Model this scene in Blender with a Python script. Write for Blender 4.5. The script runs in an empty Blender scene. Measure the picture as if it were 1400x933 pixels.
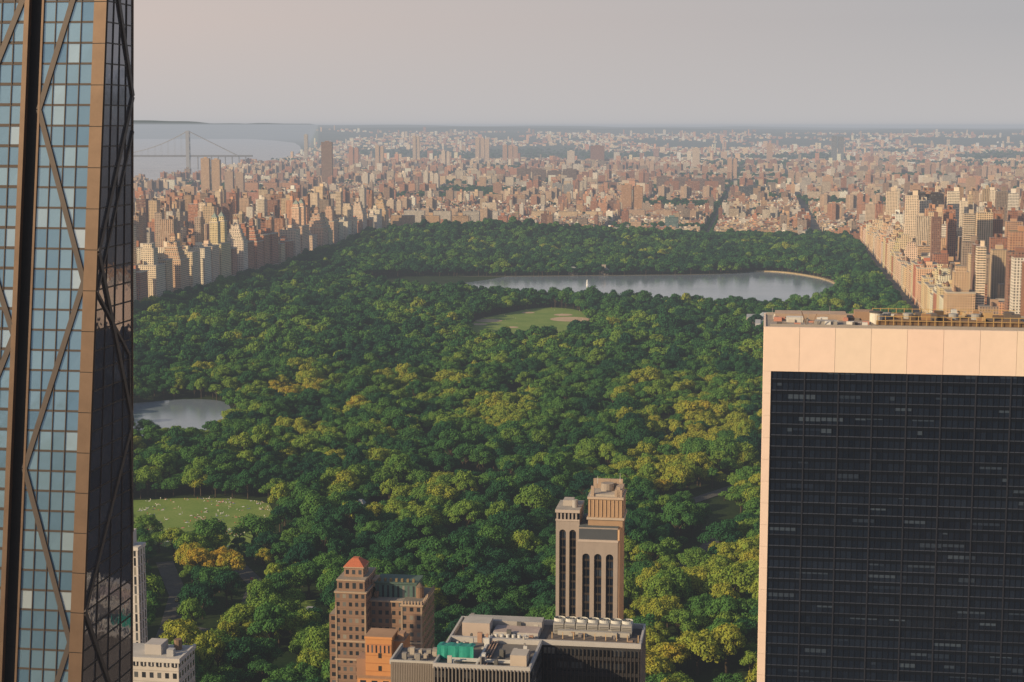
import bpy, math, random
import numpy as np
from mathutils import Vector, noise
random.seed(7); rng=np.random.default_rng(7)
F=2300.0; H=280.0; PIT=math.atan(294.5/F); cp,sp=math.cos(PIT),math.sin(PIT)
def ray(px,py):
    a=466.5-py
    return (px-700.0, F*cp+a*sp, -F*sp+a*cp)
def G(px,py,z=0.0):
    d=ray(px,py); t=(z-H)/d[2]; return (d[0]*t,d[1]*t)
def P(px,py,y):
    d=ray(px,py); t=y/d[1]; return Vector((d[0]*t,y,H+d[2]*t))
TH=math.radians(8.4); Ex,Ey=math.cos(TH),-math.sin(TH); Nx,Ny=math.sin(TH),math.cos(TH)
def W(u,v): return (u*Ex+v*Nx, u*Ey+v*Ny)
def UVc(x,y): return (x*Ex+y*Ey, x*Nx+y*Ny)
def uvp(px,py,z): return UVc(*G(px,py,z))
scene=bpy.context.scene
scene.view_settings.view_transform='Standard'; scene.view_settings.look='None'; scene.view_settings.exposure=0
# ------------------------------------------------------------ node helpers
def newmat(name):
    m=bpy.data.materials.new(name); m.use_nodes=True; nt=m.node_tree; nt.nodes.clear()
    out=nt.nodes.new('ShaderNodeOutputMaterial'); return m,nt,out
def nd(nt,t,inp=None,**kw):
    n=nt.nodes.new(t)
    for k,v in kw.items(): setattr(n,k,v)
    if inp:
        for k,v in inp.items():
            if isinstance(v,bpy.types.NodeSocket): nt.links.new(v,n.inputs[k])
            else: n.inputs[k].default_value=v
    return n
def mth(nt,op,a,b=0.0,c=None):
    i={0:a,1:b}
    if c is not None: i[2]=c
    return nd(nt,'ShaderNodeMath',i,operation=op).outputs[0]
def mixc(nt,f,a,b,bt='MIX'):
    n=nt.nodes.new('ShaderNodeMixRGB'); n.blend_type=bt
    for k,v in ((0,f),(1,a),(2,b)):
        if isinstance(v,bpy.types.NodeSocket): nt.links.new(v,n.inputs[k])
        else: n.inputs[k].default_value=(v if k==0 else (v[0],v[1],v[2],1))
    return n.outputs[0]
def ramp(nt,fac,stops,interp='LINEAR'):
    n=nt.nodes.new('ShaderNodeValToRGB'); r=n.color_ramp; r.interpolation=interp
    while len(r.elements)<len(stops): r.elements.new(0.5)
    for e,(p,c) in zip(r.elements,stops): e.position=p; e.color=(c[0],c[1],c[2],1)
    nt.links.new(fac,n.inputs[0]); return n.outputs[0]
def simple(name,col,rough=0.8,metal=0.0,nscale=0.5,namt=0.25,spec=0.3,attr=False,bump=0.0):
    m,nt,out=newmat(name)
    geo=nd(nt,'ShaderNodeNewGeometry')
    ns=nd(nt,'ShaderNodeTexNoise',{'Vector':geo.outputs['Position'],'Scale':nscale,'Detail':5.0,'Roughness':0.65})
    k=mth(nt,'MULTIPLY_ADD',ns.outputs[0],2*namt,1-namt)
    base=nd(nt,'ShaderNodeAttribute',attribute_name='col').outputs['Color'] if attr else None
    kk=nd(nt,'ShaderNodeCombineXYZ',{0:k,1:k,2:k}).outputs[0]
    c=mixc(nt,1.0,base if attr else col,kk,'MULTIPLY')
    b=nd(nt,'ShaderNodeBsdfPrincipled',{'Base Color':c,'Roughness':rough,'Metallic':metal,'Specular IOR Level':spec})
    nt.links.new(b.outputs[0],out.inputs[0]); return m
def wallmat(name,wr=(.26,.74),hr=(.3,.78),glass=(.018,.022,.028)):
    m,nt,out=newmat(name)
    uv=nd(nt,'ShaderNodeUVMap',uv_map='UVMap'); s=nd(nt,'ShaderNodeSeparateXYZ',{0:uv.outputs[0]})
    fu=mth(nt,'FRACT',s.outputs[0]); fv=mth(nt,'FRACT',s.outputs[1])
    def band(x,a,b): return mth(nt,'MULTIPLY',mth(nt,'GREATER_THAN',x,a),mth(nt,'LESS_THAN',x,b))
    mask=mth(nt,'MULTIPLY',band(fu,*wr),band(fv,*hr))
    fl=nd(nt,'ShaderNodeCombineXYZ',{0:mth(nt,'FLOOR',s.outputs[0]),1:mth(nt,'FLOOR',s.outputs[1])})
    wn=nd(nt,'ShaderNodeTexWhiteNoise',{'Vector':fl.outputs[0]},noise_dimensions='2D')
    gcol=ramp(nt,wn.outputs[0],[(0.0,glass),(.6,tuple(g*1.8 for g in glass)),(.85,(.10,.11,.12)),(1.0,(.28,.26,.22))])
    geo=nd(nt,'ShaderNodeNewGeometry')
    ns=nd(nt,'ShaderNodeTexNoise',{'Vector':geo.outputs['Position'],'Scale':.12,'Detail':6.0,'Roughness':0.7})
    k=mth(nt,'MULTIPLY_ADD',ns.outputs[0],.7,.7); kk=nd(nt,'ShaderNodeCombineXYZ',{0:k,1:k,2:k}).outputs[0]
    at=nd(nt,'ShaderNodeAttribute',attribute_name='col').outputs['Color']
    sill=band(fv,.9,.99)
    wall=mixc(nt,1.0,at,kk,'MULTIPLY'); wall=mixc(nt,mth(nt,'MULTIPLY',sill,.25),wall,(.05,.04,.035))
    c=mixc(nt,mask,wall,gcol); r=mth(nt,'MULTIPLY_ADD',mask,-.65,.85)
    b=nd(nt,'ShaderNodeBsdfPrincipled',{'Base Color':c,'Roughness':r,'Specular IOR Level':.4})
    nt.links.new(b.outputs[0],out.inputs[0]); return m
M_wall=wallmat('masonry_windows',(.24,.76),(.28,.78)); M_slab=wallmat('slab_windows',(.08,.92),(.35,.8),(.015,.018,.022))
M_pier=wallmat('pier_windows',(.3,.7),(.0,.86))
M_plain=simple('stone_plain',(1,1,1),.85,attr=True,nscale=.3,namt=.13,spec=.2)
M_roof=simple('flat_roof',(1,1,1),.9,attr=True,nscale=.15,namt=.4)
M_dark=simple('dark_metal',(.02,.02,.022),.5,.3,1.0,.2)
M_bronze=simple('bronze_metal',(.17,.115,.08),.42,.4,.3,.3)
M_mull=simple('dark_mullion',(.075,.06,.052),.5,.3,.3,.2)
def glass(name,c1,c2,rough=.06,metal=.0,spec=.7,extra=None):
    m,nt,out=newmat(name)
    at=nd(nt,'ShaderNodeAttribute',attribute_name='col'); s=nd(nt,'ShaderNodeSeparateColor',{0:at.outputs['Color']})
    st=[(0,c1),(.8,c2)]
    if extra: st.append((1.0,extra))
    c=ramp(nt,s.outputs[0],st)
    b=nd(nt,'ShaderNodeBsdfPrincipled',{'Base Color':c,'Roughness':rough,'Metallic':metal,'Specular IOR Level':spec})
    geo=nd(nt,'ShaderNodeNewGeometry')
    ns=nd(nt,'ShaderNodeTexNoise',{'Vector':geo.outputs['Position'],'Scale':.35,'Detail':2.0})
    bp=nd(nt,'ShaderNodeBump',{'Height':ns.outputs[0],'Strength':.12,'Distance':.25}); nt.links.new(bp.outputs[0],b.inputs['Normal'])
    nt.links.new(b.outputs[0],out.inputs[0]); return m
M_gsky=glass('sky_tinted_curtain_glass',(.14,.26,.39),(.27,.42,.54),.12,.5,.8,(.5,.6,.67))  # blue put into the base colour in place of reflected sky
M_gdark=glass('bronze_dark_glass',(.16,.16,.19),(.30,.30,.34),.04,.75,.9,(.40,.33,.30))
M_gnavy=glass('navy_tinted_glass',(.003,.006,.014),(.011,.018,.035),.12,.0,.22,(.05,.07,.10))
# ------------------------------------------------------------ mesh builder
class MB:
    def __init__(s): s.v=[];s.f=[];s.uv=[];s.m=[];s.c=[]
    def poly(s,pts,m=0,col=(.5,.5,.5),uv=None):
        n=len(s.v); s.v.extend([tuple(p) for p in pts]); s.f.append(tuple(range(n,n+len(pts))))
        s.uv.extend(uv if uv else [(0.0,0.0)]*len(pts)); s.m.append(m); s.c.append((col[0],col[1],col[2],1.0))
    def box(s,u0,u1,v0,v1,z0,z1,mw=0,mt=None,col=(.5,.5,.5),colr=None,bay=3.3,flr=3.3,fr=W,off=None):
        if mt is None: mt=mw
        colr=colr or col
        a=fr(u0,v0);b=fr(u1,v0);c=fr(u1,v1);d=fr(u0,v1)
        nf=max(1,round((z1-z0)/flr)); o=random.randint(0,500) if off is None else off
        for (p,q,L) in ((a,b,u1-u0),(b,c,v1-v0),(c,d,u1-u0),(d,a,v1-v0)):
            nb=max(1,round(abs(L)/bay)); o+=37
            s.poly([(p[0],p[1],z0),(q[0],q[1],z0),(q[0],q[1],z1),(p[0],p[1],z1)],mw,col,[(o,o),(o+nb,o),(o+nb,o+nf),(o,o+nf)])
        s.poly([(a[0],a[1],z1),(b[0],b[1],z1),(c[0],c[1],z1),(d[0],d[1],z1)],mt,colr)
    def beam(s,a,b,w,dep,n,m=0,col=(.5,.5,.5)):
        a=Vector(a);b=Vector(b);n=Vector(n).normalized(); d=(b-a).normalized(); t=d.cross(n).normalized()*w/2; n=n*dep
        p=[a-t,a+t,a+t+n,a-t+n]; q=[b-t,b+t,b+t+n,b-t+n]
        for i in range(4):
            j=(i+1)%4; s.poly([p[i],q[i],q[j],p[j]],m,col)
        s.poly(p,m,col); s.poly(q[::-1],m,col)
    def cyl(s,u,v,z0,z1,r0,r1,n=12,m=0,col=(.5,.5,.5),cap=True,fr=W):
        x,y=fr(u,v); A=[(x+r0*math.cos(2*math.pi*i/n),y+r0*math.sin(2*math.pi*i/n),z0) for i in range(n)]
        B=[(x+r1*math.cos(2*math.pi*i/n),y+r1*math.sin(2*math.pi*i/n),z1) for i in range(n)]
        for i in range(n):
            j=(i+1)%n; s.poly([A[i],A[j],B[j],B[i]],m,col)
        if cap and r1>.01: s.poly(B,m,col)
    def hip(s,u0,u1,v0,v1,z0,z1,m=0,col=(.5,.5,.5),k=.25):
        du=(u1-u0)*k; dv=(v1-v0)*k
        lo=[W(u0,v0),W(u1,v0),W(u1,v1),W(u0,v1)]; hi=[W(u0+du,v0+dv),W(u1-du,v0+dv),W(u1-du,v1-dv),W(u0+du,v1-dv)]
        for i in range(4):
            j=(i+1)%4; s.poly([(*lo[i],z0),(*lo[j],z0),(*hi[j],z1),(*hi[i],z1)],m,col)
        s.poly([(*h,z1) for h in hi],m,col)
    def build(s,name,mats,parent=None):
        me=bpy.data.meshes.new(name); me.from_pydata(s.v,[],s.f)
        ul=me.uv_layers.new(name='UVMap'); ul.data.foreach_set('uv',np.array(s.uv,dtype=np.float32).ravel())
        me.polygons.foreach_set('material_index',np.array(s.m,dtype=np.int32))
        at=me.attributes.new('col','FLOAT_COLOR','FACE'); at.data.foreach_set('color',np.array(s.c,dtype=np.float32).ravel())
        for m in mats: me.materials.append(m)
        me.update(); ob=bpy.data.objects.new(name,me); scene.collection.objects.link(ob)
        if parent: ob.parent=parent
        return ob
def empty(name):
    e=bpy.data.objects.new(name,None); scene.collection.objects.link(e); return e
CM=[M_wall,M_roof,M_plain,M_slab,M_pier]
def flatsheet(name,poly,z,mat):
    me=bpy.data.meshes.new(name); me.from_pydata([(p[0],p[1],z) for p in poly],[],[tuple(range(len(poly)))])
    if me.polygons[0].normal.z<0: me.flip_normals()
    me.materials.append(mat); ob=bpy.data.objects.new(name,me); scene.collection.objects.link(ob); return ob
def inpoly(xs,ys,poly):
    xs=np.asarray(xs,float);ys=np.asarray(ys,float); r=np.zeros(xs.shape,bool); n=len(poly)
    for i in range(n):
        x1,y1=poly[i];x2,y2=poly[(i+1)%n]
        if y1==y2: continue
        c=((y1>ys)!=(y2>ys))&(xs<(x2-x1)*(ys-y1)/(y2-y1)+x1); r^=c
    return r
def smoothpoly(poly,it=2):
    for _ in range(it):
        q=[]
        for i in range(len(poly)):
            a=poly[i];b=poly[(i+1)%len(poly)]
            q.append((a[0]*.75+b[0]*.25,a[1]*.75+b[1]*.25)); q.append((a[0]*.25+b[0]*.75,a[1]*.25+b[1]*.75))
        poly=q
    return poly
# ------------------------------------------------------------ world, sun, haze
AZ=math.radians(-121); EL=math.radians(21)
w=bpy.data.worlds.new("World"); scene.world=w; w.use_nodes=True; nt=w.node_tree; nt.nodes.clear()
out=nd(nt,'ShaderNodeOutputWorld')
sky=nd(nt,'ShaderNodeTexSky',sky_type='NISHITA'); sky.sun_disc=False; sky.sun_elevation=EL; sky.sun_rotation=AZ%(2*math.pi)
sky.altitude=100; sky.air_density=1.0; sky.dust_density=2.0; sky.ozone_density=1.2
tc=nd(nt,'ShaderNodeTexCoord'); s=nd(nt,'ShaderNodeSeparateXYZ',{0:tc.outputs['Generated']})
fx=nd(nt,'ShaderNodeMapRange',{'Value':s.outputs[0],'From Min':-.35,'From Max':.3})
hz=mixc(nt,fx.outputs[0],(6.7,5.55,5.05),(4.45,4.35,4.5))
fh=nd(nt,'ShaderNodeMapRange',{'Value':s.outputs[2],'From Min':0.,'From Max':.06})
hz=mixc(nt,fh.outputs[0],(5.5,5.3,5.3),hz)
fz=nd(nt,'ShaderNodeMapRange',{'Value':s.outputs[2],'From Min':.05,'From Max':.35,'To Min':.94,'To Max':.1})
fz.interpolation_type='SMOOTHSTEP'
c=mixc(nt,fz.outputs[0],sky.outputs[0],hz)
bg=nd(nt,'ShaderNodeBackground',{'Color':c,'Strength':.1}); nt.links.new(bg.outputs[0],out.inputs[0])
L=bpy.data.lights.new('sun','SUN'); L.energy=5.0; L.angle=math.radians(.5); L.color=(1,.76,.46)
so=bpy.data.objects.new('sun',L); scene.collection.objects.link(so)
sv=Vector((math.sin(AZ)*math.cos(EL),math.cos(AZ)*math.cos(EL),math.sin(EL)))
so.rotation_euler=(-sv).to_track_quat('-Z','Y').to_euler(); so.location=(-300,-100,600)
mh,nt,out=newmat('glowing_haze_air'); SG=1/19500.
ab=nd(nt,'ShaderNodeVolumeAbsorption',{'Color':(0,0,0,1),'Density':SG})
em=nd(nt,'ShaderNodeEmission',{'Color':(.405,.42,.45,1),'Strength':SG})  # haze glows by itself, standing in for sunlight scattered in the air
ad=nd(nt,'ShaderNodeAddShader'); nt.links.new(ab.outputs[0],ad.inputs[0]); nt.links.new(em.outputs[0],ad.inputs[1]); nt.links.new(ad.outputs[0],out.inputs['Volume'])
x0,x1,y0,y1,z0,z1=-40000,40000,-3000,64000,-60,300
vs=[(x,y,z) for z in (z0,z1) for y in (y0,y1) for x in (x0,x1)]
me=bpy.data.meshes.new('atmospheric_haze'); me.from_pydata(vs,[],[(0,2,3,1),(4,5,7,6),(0,1,5,4),(2,6,7,3),(0,4,6,2),(1,3,7,5)])
me.materials.append(mh); ob=bpy.data.objects.new('atmospheric_haze',me); scene.collection.objects.link(ob)
# ------------------------------------------------------------ ground
UW,UE,VS,VN=-917,219,700,4230
m,nt,out=newmat('urban_ground'); geo=nd(nt,'ShaderNodeNewGeometry')
n1=nd(nt,'ShaderNodeTexNoise',{'Vector':geo.outputs['Position'],'Scale':.0016,'Detail':8.0,'Roughness':.7})
n2=nd(nt,'ShaderNodeTexNoise',{'Vector':geo.outputs['Position'],'Scale':.05,'Detail':4.0})
sy=nd(nt,'ShaderNodeSeparateXYZ',{0:geo.outputs['Position']})
fy=nd(nt,'ShaderNodeMapRange',{'Value':sy.outputs[1],'From Min':6000.,'From Max':16000.,'To Min':-.12,'To Max':.2})
g=ramp(nt,mth(nt,'ADD',n1.outputs[0],fy.outputs[0]),[(.46,(0,0,0)),(.54,(1,1,1))])
cc=mixc(nt,g,ramp(nt,n2.outputs[0],[(.3,(.035,.035,.036)),(.7,(.085,.08,.075))]),ramp(nt,n2.outputs[0],[(.3,(.012,.03,.012)),(.7,(.035,.06,.02))]))
b=nd(nt,'ShaderNodeBsdfPrincipled',{'Base Color':cc,'Roughness':.9}); nt.links.new(b.outputs[0],out.inputs[0])
flatsheet('ground',[(-45000,-3000),(45000,-3000),(45000,60000),(-45000,60000)],0,m)
def gm(name,a,b_,c_,sc,sc2):
    m,nt,out=newmat(name); geo=nd(nt,'ShaderNodeNewGeometry')
    n1=nd(nt,'ShaderNodeTexNoise',{'Vector':geo.outputs['Position'],'Scale':sc,'Detail':6.0,'Roughness':.65})
    n2=nd(nt,'ShaderNodeTexNoise',{'Vector':geo.outputs['Position'],'Scale':sc2,'Detail':3.0})
    f=mth(nt,'MULTIPLY_ADD',n2.outputs[0],.4,mth(nt,'MULTIPLY',n1.outputs[0],.6))
    c=ramp(nt,f,[(.32,a),(.5,b_),(.68,c_)])
    b=nd(nt,'ShaderNodeBsdfPrincipled',{'Base Color':c,'Roughness':.95,'Specular IOR Level':.1}); nt.links.new(b.outputs[0],out.inputs[0]); return m
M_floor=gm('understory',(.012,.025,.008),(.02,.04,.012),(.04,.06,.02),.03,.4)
M_lawn=gm('lawn_grass',(.11,.19,.038),(.17,.25,.055),(.24,.29,.085),.03,.5)
M_dirt=gm('infield_dirt',(.36,.26,.16),(.48,.36,.24),(.54,.42,.30),.05,.4)
M_road=gm('asphalt',(.06,.06,.06),(.09,.09,.09),(.12,.12,.12),.1,1.0)
hx=(650-700)/F*3930; hy=3930
def terr(x,y):
    return 33*math.exp(-((x-hx)/300)**2-((y-hy)/190)**2)+12*math.exp(-((x-(-260))/160)**2-((y-3500)/300)**2)+10*math.exp(-((x-250)/300)**2-((y-3950)/150)**2)
mb=MB(); nu,nv=36,110
pts=[[W(UW+(UE-UW)*i/nu,VS+(VN-VS)*j/nv) for i in range(nu+1)] for j in range(nv+1)]
for j in range(nv):
    for i in range(nu):
        q=[pts[j][i],pts[j][i+1],pts[j+1][i+1],pts[j+1][i]]; mb.poly([(a[0],a[1],terr(*a)+.1) for a in q])
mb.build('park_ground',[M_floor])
def water(name,bl,rough,base,k2=.25):
    m,nt,out=newmat(name); geo=nd(nt,'ShaderNodeNewGeometry')
    mp=nd(nt,'ShaderNodeMapping',{'Vector':geo.outputs['Position'],'Scale':(bl,bl*1.8,1)})
    n1=nd(nt,'ShaderNodeTexNoise',{'Vector':mp.outputs[0],'Scale':1.0,'Detail':6.0,'Roughness':.6})
    n2=nd(nt,'ShaderNodeTexNoise',{'Vector':geo.outputs['Position'],'Scale':.006,'Detail':4.0})
    r=mth(nt,'MULTIPLY_ADD',n2.outputs[0],k2,rough)
    bp=nd(nt,'ShaderNodeBump',{'Height':n1.outputs[0],'Strength':.10,'Distance':.5})
    b=nd(nt,'ShaderNodeBsdfPrincipled',{'Base Color':(*base,1),'Roughness':r,'IOR':1.33,'Specular IOR Level':.9,'Normal':bp.outputs[0]})
    nt.links.new(b.outputs[0],out.inputs[0]); return m
M_water=water('lake_water',.25,.0,(.20,.25,.30)); M_river=water('river_water',.05,.1,(.36,.36,.37))
res=[G(500,382),G(560,380),G(620,379),G(760,378),G(880,377),G(1000,375.5),G(1035,371),G(1085,374),G(1144,386),G(1150,398,9),G(1105,411,17),G(1000,409,17),G(900,406,17),G(830,401,17),G(740,397,17),G(620,392,15),G(560,388,14),G(505,387,12)]
res=smoothpoly(res,2)
lake=smoothpoly([G(150,553),G(200,551),G(245,546),G(300,547),G(318,556),G(316,568,16),G(290,580,16),G(270,585,16),G(235,581,16),G(200,575,16),G(150,574,16)],2)
glawn=smoothpoly([G(695,428),G(740,420),G(790,423),G(803,432),G(805,448,15),G(745,453,15),G(690,455,15),G(636,452,15),G(642,439),],2)
smead=smoothpoly([G(100,686),G(185,685),G(260,681),G(345,683),G(376,692),G(374,713,15),G(348,724,15),G(300,733,15),G(260,727,15),G(185,709,15),G(100,705,15)],1)
lawn3=smoothpoly([G(372,900),G(396,888),G(420,908),G(410,935,6),G(360,940,6)],2)
lawn4=smoothpoly([G(290,660),G(335,653),G(345,664),G(300,668)],1)
lawn5=smoothpoly([G(395,824),G(445,820),G(458,844,10),G(400,850,10)],1)
flatsheet('reservoir_water',res,.35,M_water); flatsheet('lake_water',lake,.35,M_water)
for i,pl in enumerate((glawn,smead,lawn3,lawn4,lawn5)): flatsheet('lawn',pl,.28+.01*i,M_lawn)
def disc(cx,cy,r,n=20): return [(cx+r*math.cos(2*math.pi*i/n),cy+r*math.sin(2*math.pi*i/n)) for i in range(n)]
for i,(px,py,r) in enumerate(((668,439,20),(780,437,30),(770,431,14),(700,448,9),(722,428,10),(655,444,12))):
    cx,cy=G(px,py); flatsheet('infield_dirt',disc(cx,cy,r),.4+.01*i,M_dirt)
def strip(name,pl,wd,z,mat):
    mb=MB()
    for i in range(len(pl)-1):
        a=Vector((*pl[i],0));b=Vector((*pl[i+1],0)); t=(b-a).normalized(); n=Vector((-t.y,t.x,0))*wd/2; a2=a-t*wd*.15;b2=b+t*wd*.15
        z2=z+.004*i
        mb.poly([(*(a2+n).xy,z2),(*(a2-n).xy,z2),(*(b2-n).xy,z2),(*(b2+n).xy,z2)])
    return mb.build(name,[mat])
mb=MB(); n=len(res); cx=sum(p[0] for p in res)/n; cy=sum(p[1] for p in res)/n
for i in range(n):
    a=Vector(res[i]);b=Vector(res[(i+1)%n]); c=Vector((cx,cy)); pxa=700+F*a.x/a.y
    mt=1 if pxa>1025 and a.y>2700 else 0; hh=2.0 if mt else .9
    oa=a+(a-c).normalized()*7; ob=b+(b-c).normalized()*7
    mb.poly([(*a,.2),(*b,.2),(*b,hh),(*a,hh)],mt); mb.poly([(*a,hh),(*b,hh),(*ob,hh+.2),(*oa,hh+.2)],mt)
mb.build('reservoir_embankment',[simple('dark_stone',(.10,.09,.07),.9,nscale=.05,namt=.3),simple('sand_stone',(.34,.27,.16),.9,nscale=.05,namt=.3)])
roads=[[G(205,925),G(232,858),G(244,815),G(225,770)],[G(262,905),G(300,868),G(340,832),G(352,800),G(320,770)],[G(930,775),G(965,752),G(1000,715)],[G(570,765),G(640,742)],[G(300,868),G(232,858)],[G(905,700),G(1040,655)]]
for i,r in enumerate(roads): strip('park_road',r,11,.45+.03*i,M_road)
# ------------------------------------------------------------ trees
M_bark=simple('bark',(.06,.045,.03),.9,nscale=1.0)
m,nt,out=newmat('foliage')
at=nd(nt,'ShaderNodeAttribute',attribute_name='tint',attribute_type='INSTANCER')
tcn=nd(nt,'ShaderNodeTexCoord'); ns=nd(nt,'ShaderNodeTexNoise',{'Vector':tcn.outputs['Object'],'Scale':.3,'Detail':3.0})
f=mth(nt,'ADD',at.outputs['Fac'],mth(nt,'MULTIPLY_ADD',ns.outputs[0],.36,-.18))
c=ramp(nt,f,[(0,(.016,.062,.038)),(.28,(.034,.112,.042)),(.5,(.080,.185,.045)),(.72,(.18,.275,.05)),(.88,(.31,.32,.05)),(1.0,(.40,.27,.04))])
d1=nd(nt,'ShaderNodeBsdfDiffuse',{'Color':c}); c2=mixc(nt,1.0,c,(1.3,1.35,.6),'MULTIPLY'); d2=nd(nt,'ShaderNodeBsdfTranslucent',{'Color':c2})
mx=nd(nt,'ShaderNodeMixShader',{0:.20}); nt.links.new(d1.outputs[0],mx.inputs[1]); nt.links.new(d2.outputs[0],mx.inputs[2]); nt.links.new(mx.outputs[0],out.inputs[0])
M_leaf=m
def tree_proto(name,seed,R=8.2,HT=17.,nl=17,nleaf=230,ls=.8,flat=1.0):
    r=np.random.default_rng(seed); V=[];Fc=[];Mi=[]
    cen=[]
    for i in range(nl):
        a=i*2.39996+r.uniform(-.5,.5); rr=R*math.sqrt((i+.3)/nl)*.74*r.uniform(.85,1.15)
        lr=r.uniform(.23,.43)*R*(1.0 if i>3 else 1.1)
        z=HT-lr*.85-(rr/R)**2*HT*.42*flat+r.uniform(-2.2,1.5)
        cen.append((rr*math.cos(a),rr*math.sin(a),z,lr))
    for (cx,cy,cz,lr) in cen:
        n=int(nleaf*(lr/(.36*R))**2)
        d=r.normal(size=(n*2,3)); d/=np.linalg.norm(d,axis=1)[:,None]; d=d[d[:,2]>-.45][:n]; n=len(d)
        bump=1+.16*np.sin(d[:,0]*5+seed)*np.cos(d[:,1]*6+cx)
        p=np.array([cx,cy,cz])+d*(lr*r.uniform(.72,1.06,(n,1))*bump[:,None])*np.array([1,1,.82])
        nn=d+r.normal(size=(n,3))*.32; nn/=np.linalg.norm(nn,axis=1)[:,None]
        t=np.cross(nn,r.normal(size=(n,3))); t/=np.linalg.norm(t,axis=1)[:,None]; b_=np.cross(nn,t)
        s1=ls*r.uniform(.35,.75,(n,1)); s2=ls*r.uniform(.3,.6,(n,1))
        q=np.stack([p-t*s1-b_*s2*.3,p+t*s1*.2-b_*s2,p+t*s1+b_*s2*.2,p-t*s1*.1+b_*s2],1).reshape(-1,3)
        o=len(V); V.extend(map(tuple,q)); Fc.extend([(o+4*k,o+4*k+1,o+4*k+2,o+4*k+3) for k in range(n)]); Mi.extend([0]*n)
    def limb(a,b,r0,r1,n=6):
        a=Vector(a);b=Vector(b);d=(b-a).normalized();t=d.orthogonal().normalized();s_=d.cross(t);o=len(V)
        for (c_,rr) in ((a,r0),(b,r1)):
            for k in range(n):
                an=2*math.pi*k/n; V.append(tuple(c_+t*math.cos(an)*rr+s_*math.sin(an)*rr))
        for k in range(n):
            Fc.append((o+k,o+(k+1)%n,o+n+(k+1)%n,o+n+k)); Mi.append(1)
    limb((0,0,-1),(0,0,HT*.32),.55,.42,8); limb((0,0,HT*.32),(.3,.2,HT*.62),.42,.22)
    for (cx,cy,cz,lr) in cen[1::2]: limb((0,0,HT*.32),(cx*.9,cy*.9,cz),.26,.07,5)
    me=bpy.data.meshes.new(name); me.from_pydata(V,[],Fc); me.materials.append(M_leaf); me.materials.append(M_bark)
    me.polygons.foreach_set('material_index',np.array(Mi,dtype=np.int32)); me.update()
    return bpy.data.objects.new(name,me)
tcol=bpy.data.collections.new('tree_prototypes'); fcol=bpy.data.collections.new('far_tree_prototypes')
for i in range(7):
    kw=dict(R=[8.2,7.2,9.2,6.6,8.6,7.6,9.8][i],HT=[17,18,16,15,19,16.5,17.5][i],nl=[17,15,21,13,19,16,24][i])
    tcol.objects.link(tree_proto('broadleaf_%d'%i,11+i,**kw)); fcol.objects.link(tree_proto('far_broadleaf_%d'%i,31+i,nleaf=75,ls=1.4,**kw))
tcol.objects.link(tree_proto('broadleaf_7',40,R=5.0,HT=15,nl=13,nleaf=150,flat=1.5)); fcol.objects.link(tree_proto('far_broadleaf_7',40,R=5.0,HT=15,nl=11,nleaf=50,ls=1.3,flat=1.5))
def scatter(name,col,P_,rot,scl,idx,extra):
    n=len(P_); me=bpy.data.meshes.new(name); me.vertices.add(n); me.vertices.foreach_set('co',np.asarray(P_,np.float32).ravel())
    a=me.attributes.new('rot','FLOAT_VECTOR','POINT'); a.data.foreach_set('vector',np.asarray(rot,np.float32).ravel())
    a=me.attributes.new('scl','FLOAT_VECTOR','POINT'); a.data.foreach_set('vector',np.asarray(scl,np.float32).ravel())
    a=me.attributes.new('idx','INT','POINT'); a.data.foreach_set('value',np.asarray(idx,np.int32))
    a=me.attributes.new('tint','FLOAT','POINT'); a.data.foreach_set('value',np.asarray(extra,np.float32))
    ob=bpy.data.objects.new(name,me); scene.collection.objects.link(ob)
    g=bpy.data.node_groups.new(name+'_gn','GeometryNodeTree')
    g.interface.new_socket('Geometry',in_out='INPUT',socket_type='NodeSocketGeometry'); g.interface.new_socket('Geometry',in_out='OUTPUT',socket_type='NodeSocketGeometry')
    gi=g.nodes.new('NodeGroupInput'); go=g.nodes.new('NodeGroupOutput'); ip=g.nodes.new('GeometryNodeInstanceOnPoints')
    ci=g.nodes.new('GeometryNodeCollectionInfo'); ci.inputs[0].default_value=col; ci.inputs['Separate Children'].default_value=True; ci.inputs['Reset Children'].default_value=True
    def na(nm,dt):
        q=g.nodes.new('GeometryNodeInputNamedAttribute'); q.data_type=dt; q.inputs[0].default_value=nm; return q.outputs[0]
    lk=g.links.new; lk(gi.outputs[0],ip.inputs['Points']); lk(ci.outputs[0],ip.inputs['Instance']); ip.inputs['Pick Instance'].default_value=True
    lk(na('idx','INT'),ip.inputs['Instance Index']); lk(na('rot','FLOAT_VECTOR'),ip.inputs['Rotation']); lk(na('scl','FLOAT_VECTOR'),ip.inputs['Scale']); lk(ip.outputs[0],go.inputs[0])
    md=ob.modifiers.new('instances','NODES'); md.node_group=g; return ob
sp_=11.8
uu,vv=np.meshgrid(np.arange(UW+6,UE-4,sp_),np.arange(VS+10,VN-6,sp_)); uu=uu.ravel()+rng.uniform(-5,5,uu.size); vv=vv.ravel()+rng.uniform(-5,5,vv.size)
X=uu*Ex+vv*Nx; Y=uu*Ey+vv*Ny; px=700+F*X/Y
k=(px>40)&(px<1480)&~((Y<2100)&(px>1230))
for pl in (res,lake,glawn,smead,lawn3,lawn4,lawn5): k&=~inpoly(X,Y,pl)
for r in roads:
    for i in range(len(r)-1):
        a=np.array(r[i]);b=np.array(r[i+1]);ab_=b-a; t=np.clip(((X-a[0])*ab_[0]+(Y-a[1])*ab_[1])/(ab_@ab_),0,1)
        k&=np.hypot(X-a[0]-t*ab_[0],Y-a[1]-t*ab_[1])>11
clr=np.array([noise.noise(Vector((x/60,y/60,3.3))) for x,y in zip(X,Y)])
k&=~((clr>.5)); k&=~((Y<1900)&(rng.random(Y.size)<.07))
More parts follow.
